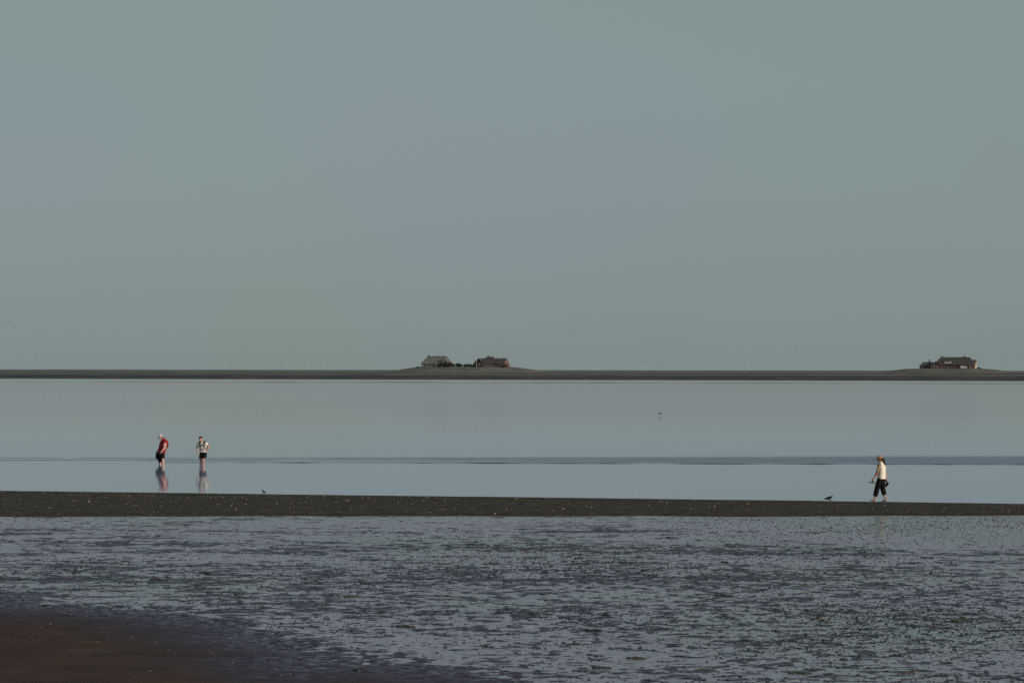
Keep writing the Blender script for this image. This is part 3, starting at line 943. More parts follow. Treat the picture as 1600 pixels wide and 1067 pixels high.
def head(f, c, fwd, up, s=1.0):
    """skull, jaw, nose, brow and ears, turned towards fwd"""
    fw = Vector(fwd).normalized(); up = Vector(up); up = (up - fw * up.dot(fw)).normalized(); sd = fw.cross(up)
    rot = Matrix((sd, fw, up)).transposed()
    c = Vector(c)
    P = lambda a, b, d: c + (sd * a + fw * b + up * d) * s
    f.ell(P(0, -0.010, 0.030), (0.076 * s, 0.096 * s, 0.088 * s), rot)
    f.ell(P(0, 0.022, -0.030), (0.064 * s, 0.072 * s, 0.074 * s), rot)
    f.ell(P(0, 0.052, -0.078), (0.034 * s, 0.030 * s, 0.026 * s), rot)         # chin
    f.limb([P(0, 0.088, 0.012), P(0, 0.112, -0.026)], [0.009 * s, 0.015 * s], 8)  # nose
    f.ell(P(0, 0.080, -0.058), (0.024 * s, 0.016 * s, 0.009 * s), rot)          # lips
    f.ell(P(0, 0.078, 0.022), (0.050 * s, 0.016 * s, 0.010 * s), rot)           # brow
    for q in (-1, 1):
        f.ell(P(0.078 * q, -0.004, -0.010), (0.012 * s, 0.022 * s, 0.033 * s), rot)
    return rot, P

def eyes(P, parent, s=1.0):
    for q in (-1, 1):
        f = Form(); f.ell(P(0.030 * q, 0.086, 0.000), (0.010 * s, 0.008 * s, 0.007 * s), None, 10, 6)
        me = bpy.data.meshes.new('eye'); me.from_pydata([tuple(v) for v in f.V], [], f.F); me.materials.append(M['eye'])
        link(bpy.data.objects.new('eye', me), parent)

def cap(P, rot, mat, parent, s=1.0, bill=None):
    f = Form()
    f.ell(P(0, -0.008, 0.045), (0.088 * s, 0.107 * s, 0.086 * s), rot)
    c = f.build('cap', mat, parent, 0.007, 2)
    f = Form()
    f.limb([P(0, 0.05, 0.040), P(0, 0.12, 0.036), P(0, 0.185, 0.022)], [(0.078, 0.011), (0.072, 0.010), (0.052, 0.009)], 14, side=P(1, 0, 0) - P(0, 0, 0))
    f.build('bill', bill or mat, c, 0.006, 1)
    return c

# ---------------------------------------------------------------- woman walking on the sandbank
def woman():
    g = ground_at(1375, 783.2, 0.10)
    zb = float(bar_height(np.array(g.x), np.array(g.y)))
    o = empty('person', (g.x, g.y, zb))
    tag(o, 'person in cream vest, tan cap and black capri trousers walking barefoot on the sandbank', 'person')
    fwd = Vector((-0.85, 0.53, 0)); left = Vector((-0.53, -0.85, 0)); right = -left
    f = Form()
    # torso, neck, head
    f.torso([((0.045, 0, 0.80), right, 0.150, 0.105), ((0.05, 0, 0.90), right, 0.170, 0.120), ((0.055, 0, 1.03), right, 0.135, 0.100),
             ((0.055, 0, 1.20), right, 0.155, 0.112), ((0.055, 0, 1.33), right, 0.170, 0.100), ((0.045, 0, 1.40), right, 0.110, 0.070)])
    f.limb([(0.045, 0, 1.36), (0.015, 0.01, 1.49)], [0.058, 0.052])
    hc = Vector((0.0, 0.015, 1.575))
    hf = Vector((-0.93, 0.22, -0.22))
    rot, P = head(f, hc, hf, (0, 0, 1))
    sl = Vector((0.05, 0, 1.345)) + left * 0.175; sr = Vector((0.06, 0, 1.345)) + right * 0.175
    el = Vector((-0.135, -0.225, 1.07)); wl_ = Vector((-0.265, -0.20, 0.865))
    er = sr + Vector((0.06, 0.02, -0.285)); wr = Vector((0.255, 0.17, 0.845))
    f.limb([sl, sl.lerp(el, 0.5), el, el.lerp(wl_, 0.4), wl_], [0.050, 0.044, 0.036, 0.036, 0.024])
    f.limb([sr, sr.lerp(er, 0.5), er, er.lerp(wr, 0.4), wr], [0.050, 0.044, 0.036, 0.036, 0.024])
    hand(f, wl_, Vector((-0.35, 0.02, -0.9)), Vector((-0.8, 0.3, 0.2)), 0.75)
    hand(f, wr, Vector((0.05, 0.02, -1.0)), Vector((-0.8, 0.5, 0)), 0.75)
    # legs mid-stride
    hl = Vector((0.045, 0, 0.86)) + left * 0.085; hr = Vector((0.055, 0, 0.86)) + right * 0.085
    kl = Vector((-0.115, -0.03, 0.475)); al = Vector((-0.205, -0.01, 0.085))
    kr = Vector((0.115, 0.09, 0.475)); ar = Vector((0.215, 0.05, 0.100))
    f.limb([hl, hl.lerp(kl, 0.5), kl, kl.lerp(al, 0.35), al], [0.090, 0.076, 0.056, 0.054, 0.034])
    f.limb([hr, hr.lerp(kr, 0.5), kr, kr.lerp(ar, 0.35), ar], [0.090, 0.076, 0.056, 0.054, 0.034])
    foot(f, al, (-0.93, 0.3), 0.26)
    foot(f, ar, (-0.85, 0.45), -0.12)
    f.build('body', M['skin'], o, 0.0075, 3)
    eyes(P, o)
    # capri trousers with flat hems
    t = Form()
    t.torso([((0.045, 0, 0.79), right, 0.155, 0.112), ((0.05, 0, 0.90), right, 0.180, 0.130), ((0.052, 0, 0.99), right, 0.150, 0.112)])
    hem_l = kl.lerp(al, 0.66); hem_r = kr.lerp(ar, 0.58)
    t.limb([hl, hl.lerp(kl, 0.5), kl, hem_l], [0.108, 0.104, 0.096, 0.090], 14, False, True)
    t.limb([hr, hr.lerp(kr, 0.5), kr, hem_r], [0.108, 0.104, 0.096, 0.090], 14, False, True)
    t.build('trousers', M['black'], o, 0.010, 2)
    # cream vest
    v = Form()
    v.torso([((0.050, 0, 0.845), right, 0.192, 0.142), ((0.055, 0, 0.95), right, 0.185, 0.135), ((0.06, 0, 1.10), right, 0.178, 0.130),
             ((0.06, 0, 1.25), right, 0.186, 0.132), ((0.06, 0, 1.36), right, 0.180, 0.112), ((0.05, 0, 1.425), right, 0.105, 0.075)])
    v.build('vest', M['cream'], o, 0.010, 2)
    c_ = Form(); c_.limb([(0.042, 0, 1.41), (0.032, 0.005, 1.455)], [0.075, 0.068], 16, True, True)
    c_.build('collar', M['cream'], o, 0.008, 1)
    # patterned sleeves
    for s_, e_ in ((sl, el), (sr, er)):
        q = Form(); q.limb([s_ + Vector((0, 0, 0.012)), s_.lerp(e_, 0.5), s_.lerp(e_, 0.92)], [0.066, 0.060, 0.057], 14, False, True)
        q.build('sleeve', M['tan'], o, 0.009, 2)
    b = Form(); b.limb([el.lerp(wl_, 0.02), el.lerp(wl_, 0.30)], [0.047, 0.044], 14, True, True)
    b.build('arm_band', M['redband'], o, 0.007, 1)
    cap(P, rot, M['orange'], o)
    h = Form()
    h.ell(P(0, -0.040, 0.000), (0.082, 0.074, 0.088), rot)
    h.limb([P(0, -0.095, -0.005), P(0, -0.135, -0.06), P(0.0, -0.135, -0.15), P(0, -0.115, -0.25), P(0, -0.105, -0.29)], [0.032, 0.042, 0.046, 0.036, 0.014], 12)
    h.build('ponytail', M['hair_dark'], o, 0.009, 2)
    W = lambda v_: o.location + v_
    # sandal held in the left hand
    s = Form()
    hp = wl_ + Vector((-0.35, 0.02, -0.9)).normalized() * 0.10
    so = empty('sandal', W(hp + Vector((-0.02, 0, -0.035))))
    tag(so, 'grey-green sandal held flat in the walker\'s outstretched left hand', 'sandal')
    s.limb([(-0.125, 0.0, -0.02), (-0.05, 0, -0.02), (0.03, 0, -0.02), (0.125, 0, -0.02)], [(0.032, 0.018), (0.046, 0.019), (0.038, 0.020), (0.034, 0.026)], 14)
    s.build('sole', M['sandal'], so, 0.006, 1)
    for x0, x1 in ((-0.07, -0.03), (0.04, 0.08)):
        q = Form()
        q.limb([(x0, -0.042, -0.015), (x0 * 0.5 + x1 * 0.5, -0.025, 0.035), (x0 * 0.5 + x1 * 0.5, 0.025, 0.035), (x1, 0.042, -0.015)], [0.011] * 4, 8)
        q.build('strap', M['sandal'], so, 0.005, 1)
    # dark shoe in the right hand
    hq = wr + Vector((0.05, 0.02, -1.0)).normalized() * 0.13
    sh = empty('shoe', W(hq + Vector((0.01, 0.0, -0.035))))
    tag(sh, 'black shoe dangling from the walker\'s right hand behind the hip', 'shoe')
    s = Form()
    s.limb([(-0.045, 0, -0.095), (0.0, 0, -0.06), (0.030, 0, 0.0)], [(0.045, 0.042), (0.052, 0.054), (0.048, 0.052)], 14)
    s.limb([(0.026, 0, 0.00), (0.005, 0, 0.045)], [0.040, 0.034], 12, False, True)
    s.build('upper', M['black'], sh, 0.006, 2)
    s = Form(); s.limb([(-0.035, 0, -0.128), (0.015, 0, -0.095), (0.062, 0, -0.020)], [(0.030, 0.010), (0.036, 0.010), (0.030, 0.011)], 12)
    s.build('sole', M['rubber'], sh, 0.006, 1)
woman()

# ---------------------------------------------------------------- stooped wader in red
def wader_red():
    g = ground_at(252, 725.3, 0.0)
    o = empty('person', (g.x, g.y, -0.20))
    tag(o, 'stooped person in red shirt, pale cap and black shorts wading in shallow water', 'person')
    U = 0.20
    def Z(x, y, z): return Vector((x, y, z + U))
    fwd = Vector((-0.94, -0.34, 0)); left = Vector((0.34, -0.94, 0)); right = -left
    f = Form()
    f.torso([(Z(0.02, 0, 0.46), right, 0.160, 0.130), (Z(0.03, 0, 0.58), right, 0.185, 0.160), (Z(0.055, 0, 0.74), right, 0.180, 0.180),
             (Z(0.10, 0, 0.95), right, 0.195, 0.185), (Z(0.14, 0, 1.14), right, 0.205, 0.160), (Z(0.115, 0, 1.27), right, 0.135, 0.105)])
    f.limb([Z(0.12, 0, 1.20), Z(0.03, -0.01, 1.35)], [0.076, 0.070])
    rot, P = head(f, Z(-0.015, -0.02, 1.405), (-0.88, -0.24, -0.40), (-0.3, 0, 1), 1.10)
    sl = Z(0.15, 0, 1.16) + left * 0.215; sr = Z(0.13, 0, 1.16) + right * 0.20
    el = Z(0.215, -0.28, 0.86); wl_ = Z(0.055, -0.30, 0.665)
    er = Z(-0.06, 0.20, 0.86); wr = Z(-0.20, 0.13, 0.70)
    f.limb([sl, sl.lerp(el, 0.5), el, el.lerp(wl_, 0.4), wl_], [0.084, 0.080, 0.068, 0.064, 0.040])
    f.limb([sr, sr.lerp(er, 0.5), er, er.lerp(wr, 0.4), wr], [0.072, 0.066, 0.054, 0.053, 0.034])
    hand(f, wl_, Vector((-0.55, 0.25, -0.7)), Vector((-0.7, -0.2, 0.5)), 0.6, Vector((0.2, 0.9, 0)))
    hand(f, wr, Vector((-0.35, -0.1, -0.9)), Vector((-0.5, -0.8, 0)), 0.9)
    hl = Z(0.05, 0, 0.50) + left * 0.10; hr = Z(0.03, 0, 0.50) + right * 0.10
    kl = Z(0.115, -0.11, 0.235); al = Z(0.135, -0.11, -0.115)
    kr = Z(-0.065, 0.09, 0.235); ar = Z(-0.055, 0.10, -0.115)
    f.limb([hl, hl.lerp(kl, 0.5), kl, kl.lerp(al, 0.35), al], [0.105, 0.090, 0.062, 0.064, 0.042])
    f.limb([hr, hr.lerp(kr, 0.5), kr, kr.lerp(ar, 0.35), ar], [0.105, 0.090, 0.062, 0.064, 0.042])
    foot(f, al, (-0.94, -0.3)); foot(f, ar, (-0.94, -0.3))
    f.build('body', M['skin_pale'], o, 0.0085, 3)
    eyes(P, o, 1.10)
    s = Form()
    s.torso([(Z(0.03, 0, 0.60), right, 0.200, 0.178), (Z(0.055, 0, 0.74), right, 0.198, 0.198), (Z(0.10, 0, 0.95), right, 0.210, 0.203),
             (Z(0.15, 0, 1.14), right, 0.225, 0.195), (Z(0.125, 0, 1.27), right, 0.165, 0.135), (Z(0.08, 0, 1.33), right, 0.085, 0.08)])
    s.build('shirt', M['red'], o, 0.010, 2)
    for s_, e_ in ((sl, el), (sr, er)):
        q = Form(); q.limb([s_, s_.lerp(e_, 0.20)], [0.102, 0.098], 14, False, True)
        q.build('sleeve', M['red'], o, 0.009, 1)
    t = Form()
    t.torso([(Z(0.02, 0, 0.44), right, 0.172, 0.145), (Z(0.03, 0, 0.56), right, 0.200, 0.178), (Z(0.04, 0, 0.64), right, 0.192, 0.180)])
    t.limb([hl, hl.lerp(kl, 0.45), hl.lerp(kl, 0.72)], [0.118, 0.112, 0.108], 14, False, True)
    t.limb([hr, hr.lerp(kr, 0.5), hr.lerp(kr, 1.0), kr.lerp(ar, 0.35)], [0.120, 0.116, 0.108, 0.098], 14, False, True)
    t.build('shorts', M['black'], o, 0.010, 2)
    cap(P, rot, M['cap_pink'], o, 1.10, M['b_grey'])
    h = Form(); h.ell(P(0, -0.036, -0.012), (0.082 * 1.10, 0.072 * 1.10, 0.070 * 1.10), rot)
    h.build('hair', M['hair_dark'], o, 0.009, 1)
    # maroon shoulder strap across back and side
    q = Form()
    a = Z(0.12, 0, 1.27)
    q.limb([a + right * 0.05, a + left * 0.10 + Vector((0.05, -0.04, -0.01)), Z(0.30, -0.17, 1.10), Z(0.31, -0.19, 0.90), Z(0.20, -0.25, 0.70), Z(0.03, -0.23, 0.60), Z(-0.12, -0.14, 0.58)], [0.022] * 7, 8)
    q.build('strap', M['maroon'], o, 0.007, 1)
    # black bag hanging before the body
    b = empty('shoulder_bag', o.location + Z(-0.175, 0.08, 0.27))
    b.scale = (0.82, 0.82, 0.9)
    tag(b, 'black cloth bag hanging low before the stooped wader in red', 'bag')
    q = Form()
    q.torso([((0.02, 0, 0.0), (1, -0.3, 0), 0.08, 0.055), ((-0.01, 0, 0.05), (1, -0.3, 0), 0.125, 0.085), ((-0.02, 0, 0.20), (1, -0.3, 0), 0.135, 0.090),
             ((0.0, 0, 0.34), (1, -0.3, 0), 0.115, 0.065), ((0.03, 0, 0.40), (1, -0.3, 0), 0.080, 0.035)])
    q.build('pouch', M['bag'], b, 0.010, 2)
    q = Form()
    q.limb([(-0.05, 0.01, 0.36), (-0.01, 0.02, 0.425), (0.02, 0.0, 0.43), (0.07, -0.02, 0.36)], [0.012] * 4, 8)
    q.build('handle', M['bag'], b, 0.006, 1)
    # small maroon rucksack on the rounded back
    b = empty('rucksack', o.location + Z(0.25, 0.07, 0.86))
    tag(b, 'small maroon rucksack on the rounded back of the wader in red', 'rucksack')
    q = Form()
    q.torso([((0.02, 0, 0.0), (0.34, 0.94, 0), 0.10, 0.05), ((0.03, 0, 0.06), (0.34, 0.94, 0), 0.14, 0.075), ((0.035, 0, 0.20), (0.34, 0.94, 0), 0.145, 0.08), ((0.01, 0, 0.33), (0.34, 0.94, 0), 0.13, 0.065), ((-0.03, 0, 0.39), (0.34, 0.94, 0), 0.08, 0.04)])
    q.build('pack', M['maroon'], b, 0.010, 2)
wader_red()

# ---------------------------------------------------------------- wader facing the shore
def wader_cream():
    g = ground_at(317, 726.2, 0.0)
    o = empty('person', (g.x, g.y, -0.20))
    tag(o, 'dark-haired person in cream printed shirt and black shorts wading, one hand on hip', 'person')
    U = 0.20
    def Z(x, y, z): return Vector((x, y, z + U))
    fwd = Vector((-0.25, -0.97, 0)); left = Vector((0.97, -0.25, 0)); right = -left
    f = Form()
    f.torso([(Z(0.03, 0, 0.50), right, 0.140, 0.105), (Z(0.03, 0, 0.62), right, 0.165, 0.125), (Z(0.02, 0, 0.76), right, 0.155, 0.118),
             (Z(0.0, 0, 0.95), right, 0.175, 0.120), (Z(-0.02, 0, 1.08), right, 0.185, 0.108), (Z(-0.04, -0.01, 1.17), right, 0.110, 0.075)])
    f.limb([Z(-0.04, -0.01, 1.13), Z(-0.075, -0.045, 1.26)], [0.060, 0.054])
    rot, P = head(f, Z(-0.095, -0.065, 1.335), (-0.30, -0.90, -0.22), (-0.1, 0, 1), 1.02)
    sl = Z(-0.015, 0, 1.10) + left * 0.20; sr = Z(-0.03, 0, 1.10) + right * 0.20
    el = Z(0.36, 0.02, 0.965); wl_ = Z(0.225, -0.09, 0.78)
    er = Z(-0.315, 0.0, 0.83); wr = Z(-0.235, -0.12, 0.62)
    f.limb([sl, sl.lerp(el, 0.5), el, el.lerp(wl_, 0.4), wl_], [0.056, 0.050, 0.041, 0.041, 0.028])
    f.limb([sr, sr.lerp(er, 0.5), er, er.lerp(wr, 0.4), wr], [0.056, 0.050, 0.041, 0.041, 0.028])
    hand(f, wl_, Vector((-0.6, -0.1, -0.7)), Vector((-0.4, 0.6, 0.4)), 0.5, Vector((-0.3, 0.8, -0.2)))
    hand(f, wr, Vector((0.15, -0.1, -1.0)), Vector((0.6, -0.8, 0)), 0.6)
    hl = Z(0.03, 0, 0.54) + left * 0.092; hr = Z(0.025, 0, 0.54) + right * 0.092
    kl = Z(0.045, -0.10, 0.265); al = Z(0.025, -0.02, -0.115)
    kr = Z(-0.095, -0.02, 0.265); ar = Z(-0.105, 0.02, -0.115)
    f.limb([hl, hl.lerp(kl, 0.5), kl, kl.lerp(al, 0.35), al], [0.098, 0.084, 0.060, 0.061, 0.040])
    f.limb([hr, hr.lerp(kr, 0.5), kr, kr.lerp(ar, 0.35), ar], [0.098, 0.084, 0.060, 0.061, 0.040])
    foot(f, al, (-0.2, -0.97)); foot(f, ar, (-0.35, -0.95))
    f.build('body', M['skin'], o, 0.0085, 3)
    eyes(P, o, 1.02)
    s = Form()
    s.torso([(Z(0.03, 0, 0.655), right, 0.188, 0.145), (Z(0.02, 0, 0.78), right, 0.178, 0.138), (Z(0.0, 0, 0.95), right, 0.190, 0.136),
             (Z(-0.02, 0, 1.08), right, 0.198, 0.122), (Z(-0.04, -0.01, 1.17), right, 0.120, 0.085)])
    for s_, e_ in ((sl, el), (sr, er)):
        s.limb([s_, s_.lerp(e_, 0.45)], [0.074, 0.070], 14, False, True)
    s.build('shirt', M['print'], o, 0.010, 2)
    t = Form()
    t.torso([(Z(0.03, 0, 0.47), right, 0.150, 0.115), (Z(0.03, 0, 0.60), right, 0.178, 0.138), (Z(0.03, 0, 0.67), right, 0.172, 0.132)])
    t.limb([hl, hl.lerp(kl, 0.5), hl.lerp(kl, 0.72)], [0.112, 0.108, 0.104], 14, False, True)
    t.limb([hr, hr.lerp(kr, 0.5), hr.lerp(kr, 0.80)], [0.112, 0.108, 0.104], 14, False, True)
    t.build('shorts', M['black'], o, 0.010, 2)
    h = Form(); h.ell(P(0, -0.018, 0.062), (0.090, 0.102, 0.082), rot); h.ell(P(0, -0.050, -0.005), (0.084, 0.062, 0.080), rot)
    h.build('hair', M['hair_dark'], o, 0.008, 1)
    # olive rucksack on the back
    b = empty('rucksack', o.location + Z(0.06, 0.17, 0.66))
    tag(b, 'olive rucksack with shoulder straps on the back of the dark-haired wader', 'rucksack')
    q = Form()
    q.torso([((0, 0.02, 0.0), (1, -0.25, 0), 0.13, 0.075), ((0, 0.03, 0.06), (1, -0.25, 0), 0.175, 0.105), ((-0.02, 0.03, 0.25), (1, -0.25, 0), 0.185, 0.110),
             ((-0.05, 0.02, 0.42), (1, -0.25, 0), 0.180, 0.090), ((-0.06, 0.0, 0.49), (1, -0.25, 0), 0.120, 0.055)])
    q.build('pack', M['olive'], b, 0.012, 2)
    for sg in (-1, 1):
        q = Form()
        base = Vector((-0.09, -0.18, 0)) + left * 0.135 * sg
        q.limb([base + Vector((0.03, 0.16, 0.46)), base + Vector((0.02, 0.07, 0.555)), base + Vector((0.0, -0.05, 0.535)), base + Vector((0.01, -0.135, 0.42)), base + Vector((0.03 , -0.125, 0.26)), base + left * 0.055 * sg + Vector((0.05, 0.02, 0.14))], [0.036, 0.040, 0.040, 0.032, 0.024, 0.020], 8)
        q.build('strap', M['olive'], b, 0.008, 1)
wader_cream()


# ------------------------------------------------------------------ birds
def oystercatcher(loc, rz, label):
    o = empty('wading_bird', loc, rz)
    o.scale = (0.80, 0.80, 0.90)
    tag(o, label, 'bird')
    f = Form()      # body faces -x, bill lowered to probe
    f.limb([(0.13, 0, 0.205), (0.06, 0, 0.175), (-0.02, 0, 0.150), (-0.10, 0, 0.135), (-0.155, 0, 0.125)], [0.018, 0.052, 0.066, 0.050, 0.030], 14)
    f.ell((-0.185, 0, 0.125), (0.036, 0.029, 0.029))
    f.build('body', M['b_black'], o, 0.006, 2)
    q = Form(); q.ell((0.050, -0.030, 0.102), (0.070, 0.060, 0.050)); q.build('belly', M['b_white'], o, 0.006, 1)
    q = Form(); q.limb([(-0.205, 0, 0.122), (-0.285, 0, 0.095)], [0.008, 0.004], 8); q.build('bill', M['b_bill'], o, 0.003, 0)
    for s in (-1, 1):
        q = Form()
        q.torso([((-0.09, 0.060 * s, 0.155), (0, 0.1, 1), 0.030, 0.010), ((0.0, 0.066 * s, 0.172), (0, 0.1, 1), 0.044, 0.012),
                 ((0.10, 0.045 * s, 0.205), (0, 0.1, 1), 0.030, 0.010), ((0.175, 0.020 * s, 0.235), (0, 0.1, 1), 0.012, 0.005)], 10)
        q.build('wing', M['b_black'], o, 0.005, 1)
        q = Form()
        q.limb([(0.02, 0.025 * s, 0.11), (0.035, 0.025 * s, 0.055), (0.02, 0.025 * s, 0.004)], [0.008, 0.006, 0.006], 8)
        for a in (-0.5, 0, 0.5):
            q.limb([(0.02, 0.025 * s, 0.004), (0.02 - 0.035 * math.cos(a), 0.025 * s + 0.035 * math.sin(a), 0.003)], [0.005, 0.003], 6)
        q.build('leg', M['b_leg'], o, 0.003, 0)
    q = Form()
    q.torso([((0.11, 0, 0.200), (0, 1, 0), 0.028, 0.012), ((0.20, 0, 0.245), (0, 1, 0), 0.034, 0.007)], 10)
    q.build('tail', M['b_black'], o, 0.005, 1)
g = ground_at(1295.5, 782.3, 0.08)
zb = float(bar_height(np.array(g.x), np.array(g.y)))
oystercatcher((g.x, g.y, zb), 0.0, 'black and white wading bird probing at the edge of the sandbank')

def upright_bird(px, py, label):
    g = ground_at(px, py, 0.09)
    zb = float(bar_height(np.array(g.x), np.array(g.y)))
    o = empty('perched_bird', (g.x, g.y, zb))
    o.scale = (0.60, 0.60, 0.75)
    tag(o, label, 'bird')
    f = Form()
    f.limb([(0.14, 0, 0.065), (0.07, 0, 0.085), (0.0, 0, 0.115), (-0.05, 0, 0.155), (-0.062, 0, 0.185)], [0.014, 0.040, 0.056, 0.044, 0.030], 14)
    f.ell((-0.068, 0, 0.205), (0.036, 0.030, 0.030))
    f.build('body', M['b_black'], o, 0.006, 2)
    q = Form(); q.limb([(-0.095, 0, 0.202), (-0.135, 0, 0.192)], [0.009, 0.004], 8); q.build('bill', M['b_black'], o, 0.003, 0)
    for s in (-1, 1):
        q = Form()
        q.torso([((-0.03, 0.046 * s, 0.135), (0, 0.1, 1), 0.034, 0.010), ((0.05, 0.050 * s, 0.105), (0, 0.1, 1), 0.040, 0.012), ((0.165, 0.018 * s, 0.06), (0, 0.1, 1), 0.010, 0.005)], 10)
        q.build('wing', M['b_black'], o, 0.005, 1)
        q = Form(); q.limb([(0.0, 0.022 * s, 0.07), (0.005, 0.022 * s, 0.004), (-0.03, 0.022 * s, 0.003)], [0.009, 0.006, 0.004], 8)
        q.build('leg', M['b_black'], o, 0.003, 0)
upright_bird(412.5, 772.2, 'small all-black bird standing upright on the water edge of the sandbank')

def flying_bird(loc, rz, span, label, mats, dihedral=0.25, fold=0.0):
    o = empty('flying_bird', loc, rz)
    tag(o, label, 'bird')
    k = span / 0.8
    f = Form()
    f.limb([Vector(p) * k for p in ((0.20, 0, 0.0), (0.09, 0, 0.0), (0.0, 0, -0.005), (-0.10, 0, 0.0), (-0.15, 0, 0.008))], [0.012 * k, 0.040 * k, 0.056 * k, 0.042 * k, 0.026 * k], 12)
    f.ell(Vector((-0.185, 0, 0.012)) * k, (0.036 * k, 0.028 * k, 0.028 * k))
    f.build('body', M[mats[0]], o, 0.008 * k, 2)
    q = Form(); q.limb([Vector((-0.21, 0, 0.010)) * k, Vector((-0.29, 0, -0.002)) * k], [0.009 * k, 0.004 * k], 8); q.build('bill', M[mats[2]], o, 0.004 * k, 0)
    for s in (-1, 1):
        q = Form()
        z1, z2 = 0.20 * math.sin(dihedral), 0.20 * math.sin(dihedral) + 0.20 * math.sin(dihedral - fold)
        q.torso([(Vector((-0.01, 0.03 * s, 0.02)) * k, (1, 0, 0), 0.070 * k, 0.014 * k), (Vector((-0.03, 0.20 * s, 0.02 + z1)) * k, (1, 0, 0), 0.066 * k, 0.010 * k),
                 (Vector((0.03, 0.33 * s, 0.02 + (z1 + z2) / 2)) * k, (1, 0, 0), 0.044 * k, 0.008 * k), (Vector((0.10, 0.41 * s, 0.02 + z2)) * k, (1, 0, 0), 0.012 * k, 0.005 * k)], 12)
        q.build('wing', M[mats[1]], o, 0.007 * k, 1)
    q = Form(); q.torso([(Vector((0.15, 0, 0)) * k, (0, 1, 0), 0.03 * k, 0.012 * k), (Vector((0.25, 0, 0)) * k, (0, 1, 0), 0.05 * k, 0.006 * k)], 10)
    q.build('tail', M[mats[0]], o, 0.006 * k, 1)
g = ground_at(1031, 649.6, 0.0)
flying_bird((g.x, g.y, 0.24), R(14), 0.80, 'dark bird skimming low over the calm water', ('b_black', 'b_black', 'b_bill'), 0.22, 0.3)
p = at_dist(1.5, 620, 503.3); flying_bird(p, R(65), 1.1, 'grey bird gliding level above the far shore, wings spread', ('b_grey', 'b_grey', 'b_bill'), 0.05, 0.1)
p = at_dist(13.7, 700, 502.8); flying_bird(p, R(20), 0.9, 'grey bird banking above the far shore with one wing raised', ('b_grey', 'b_grey', 'b_bill'), 0.75, 0.2)

def shore_bird(px, dark, label, group):
    d = 1340 - 0.26 * ((px - 800) / FPX * 1340) - 13
    c = at_dist(px, d)
    o = empty('shore_goose', (c.x, d, -0.05), R(random.uniform(-30, 30)))
    o.scale = (0.7, 0.7, 0.7)
    tag(o, label, 'bird', group)
    f = Form()
    f.limb([(0.40, 0, 0.40), (0.22, 0, 0.38), (0.0, 0, 0.38), (-0.20, 0, 0.42), (-0.28, 0, 0.62), (-0.31, 0, 0.80)], [0.03, 0.13, 0.17, 0.12, 0.06, 0.05], 12)
    f.ell((-0.34, 0, 0.86), (0.085, 0.06, 0.06))
    f.build('body', M['b_black' if dark else 'b_grey'], o, 0.025, 1)
    q = Form(); q.limb([(-0.41, 0, 0.85), (-0.50, 0, 0.83)], [0.03, 0.015], 8); q.build('bill', M['b_bill'], o, 0.008, 0)
    for s in (-1, 1):
        q = Form(); q.limb([(0.02, 0.06 * s, 0.25), (0.02, 0.06 * s, -0.12)], [0.025, 0.02], 8); q.build('leg', M['b_bill'], o, 0.01, 0)
for px, dk in ((365, True), (1146, False), (1160, False), (1199, False), (1181, True), (1163.5, True)):
    shore_bird(px, dk, ('black' if dk else 'grey') + ' goose-sized bird standing in the shallows along the island bank', ('black' if dk else 'grey') + ' birds along the island bank')


# ------------------------------------------------------------------ small things on the flat
def lump_mesh(name, mat, seed, n=10, spread=1.0, flat_=0.55):
    """ragged heap of overlapping fronds and lumps, about 0.1 m across"""
    rs = np.random.default_rng(seed)
    V, F = [], []
    for k in range(n):
        c = rs.normal(size=2) * 0.035 * spread
        r = rs.uniform(0.014, 0.032); h = r * rs.uniform(0.7, 1.6) * flat_ + 0.006
        base = len(V); sg = 6
        for (rr, zz) in ((1.0, -0.012), (0.85, h * 0.55), (0.4, h)):
            for j in range(sg):
                a = 2 * math.pi * j / sg + rs.uniform(-0.3, 0.3)
                q = r * rr * rs.uniform(0.75, 1.3)
                V.append((c[0] + q * math.cos(a) * 1.5, c[1] + q * math.sin(a), zz * rs.uniform(0.8, 1.25)))
        for i in range(2):
            for j in range(sg):
                j2 = (j + 1) % sg
                F.append((base + i * sg + j, base + i * sg + j2, base + (i + 1) * sg + j2, base + (i + 1) * sg + j))
        F.append(tuple(base + 2 * sg + j for j in range(sg)))
    me = bpy.data.meshes.new(name); me.from_pydata(V, [], F); me.materials.append(mat)
    return me

def height_any(x, y):
    x = np.asarray(x, float); y = np.asarray(y, float)
    return np.maximum(np.where(y < bar_front(x) - 0.1, flat_height(x, y), bar_height(x, y)), 0.0)

dark_ms = [lump_mesh('seaweed_clump', M['weed_dark'], 500 + i, 9 + i) for i in range(4)]
olive_ms = [lump_mesh('seaweed_clump', M['weed_olive'], 520 + i, 12 + i, 1.3, 0.45) for i in range(3)]
DARK = ((97, 829), (294, 847), (355, 852), (325, 896), (199, 876), (164, 869), (573, 912), (665, 888), (763, 886), (739, 850),
        (907, 872), (900, 866), (1168, 870), (1094, 945), (1349, 863), (1445, 871), (1418, 904), (1332, 889), (1365, 965), (1364, 994),
        (1500, 910), (1537, 954), (536, 887), (1132, 878), (480, 905), (1590, 862), (40, 905), (120, 893), (250, 905), (1380, 848), (1468, 878),
        (1425, 880), (700, 930), (860, 960), (930, 985), (1210, 985), (1080, 1010), (1320, 1030), (1480, 1035), (760, 1010), (1555, 985))
OLIVE = ((550, 932), (639, 979), (939, 909), (1021, 899), (1135, 931), (1165, 1000), (941, 1043), (1106, 1046), (993, 1028), (1258, 915),
         (1283, 968), (1491, 970), (1513, 967), (1254, 1051), (900, 1005), (1420, 1050))
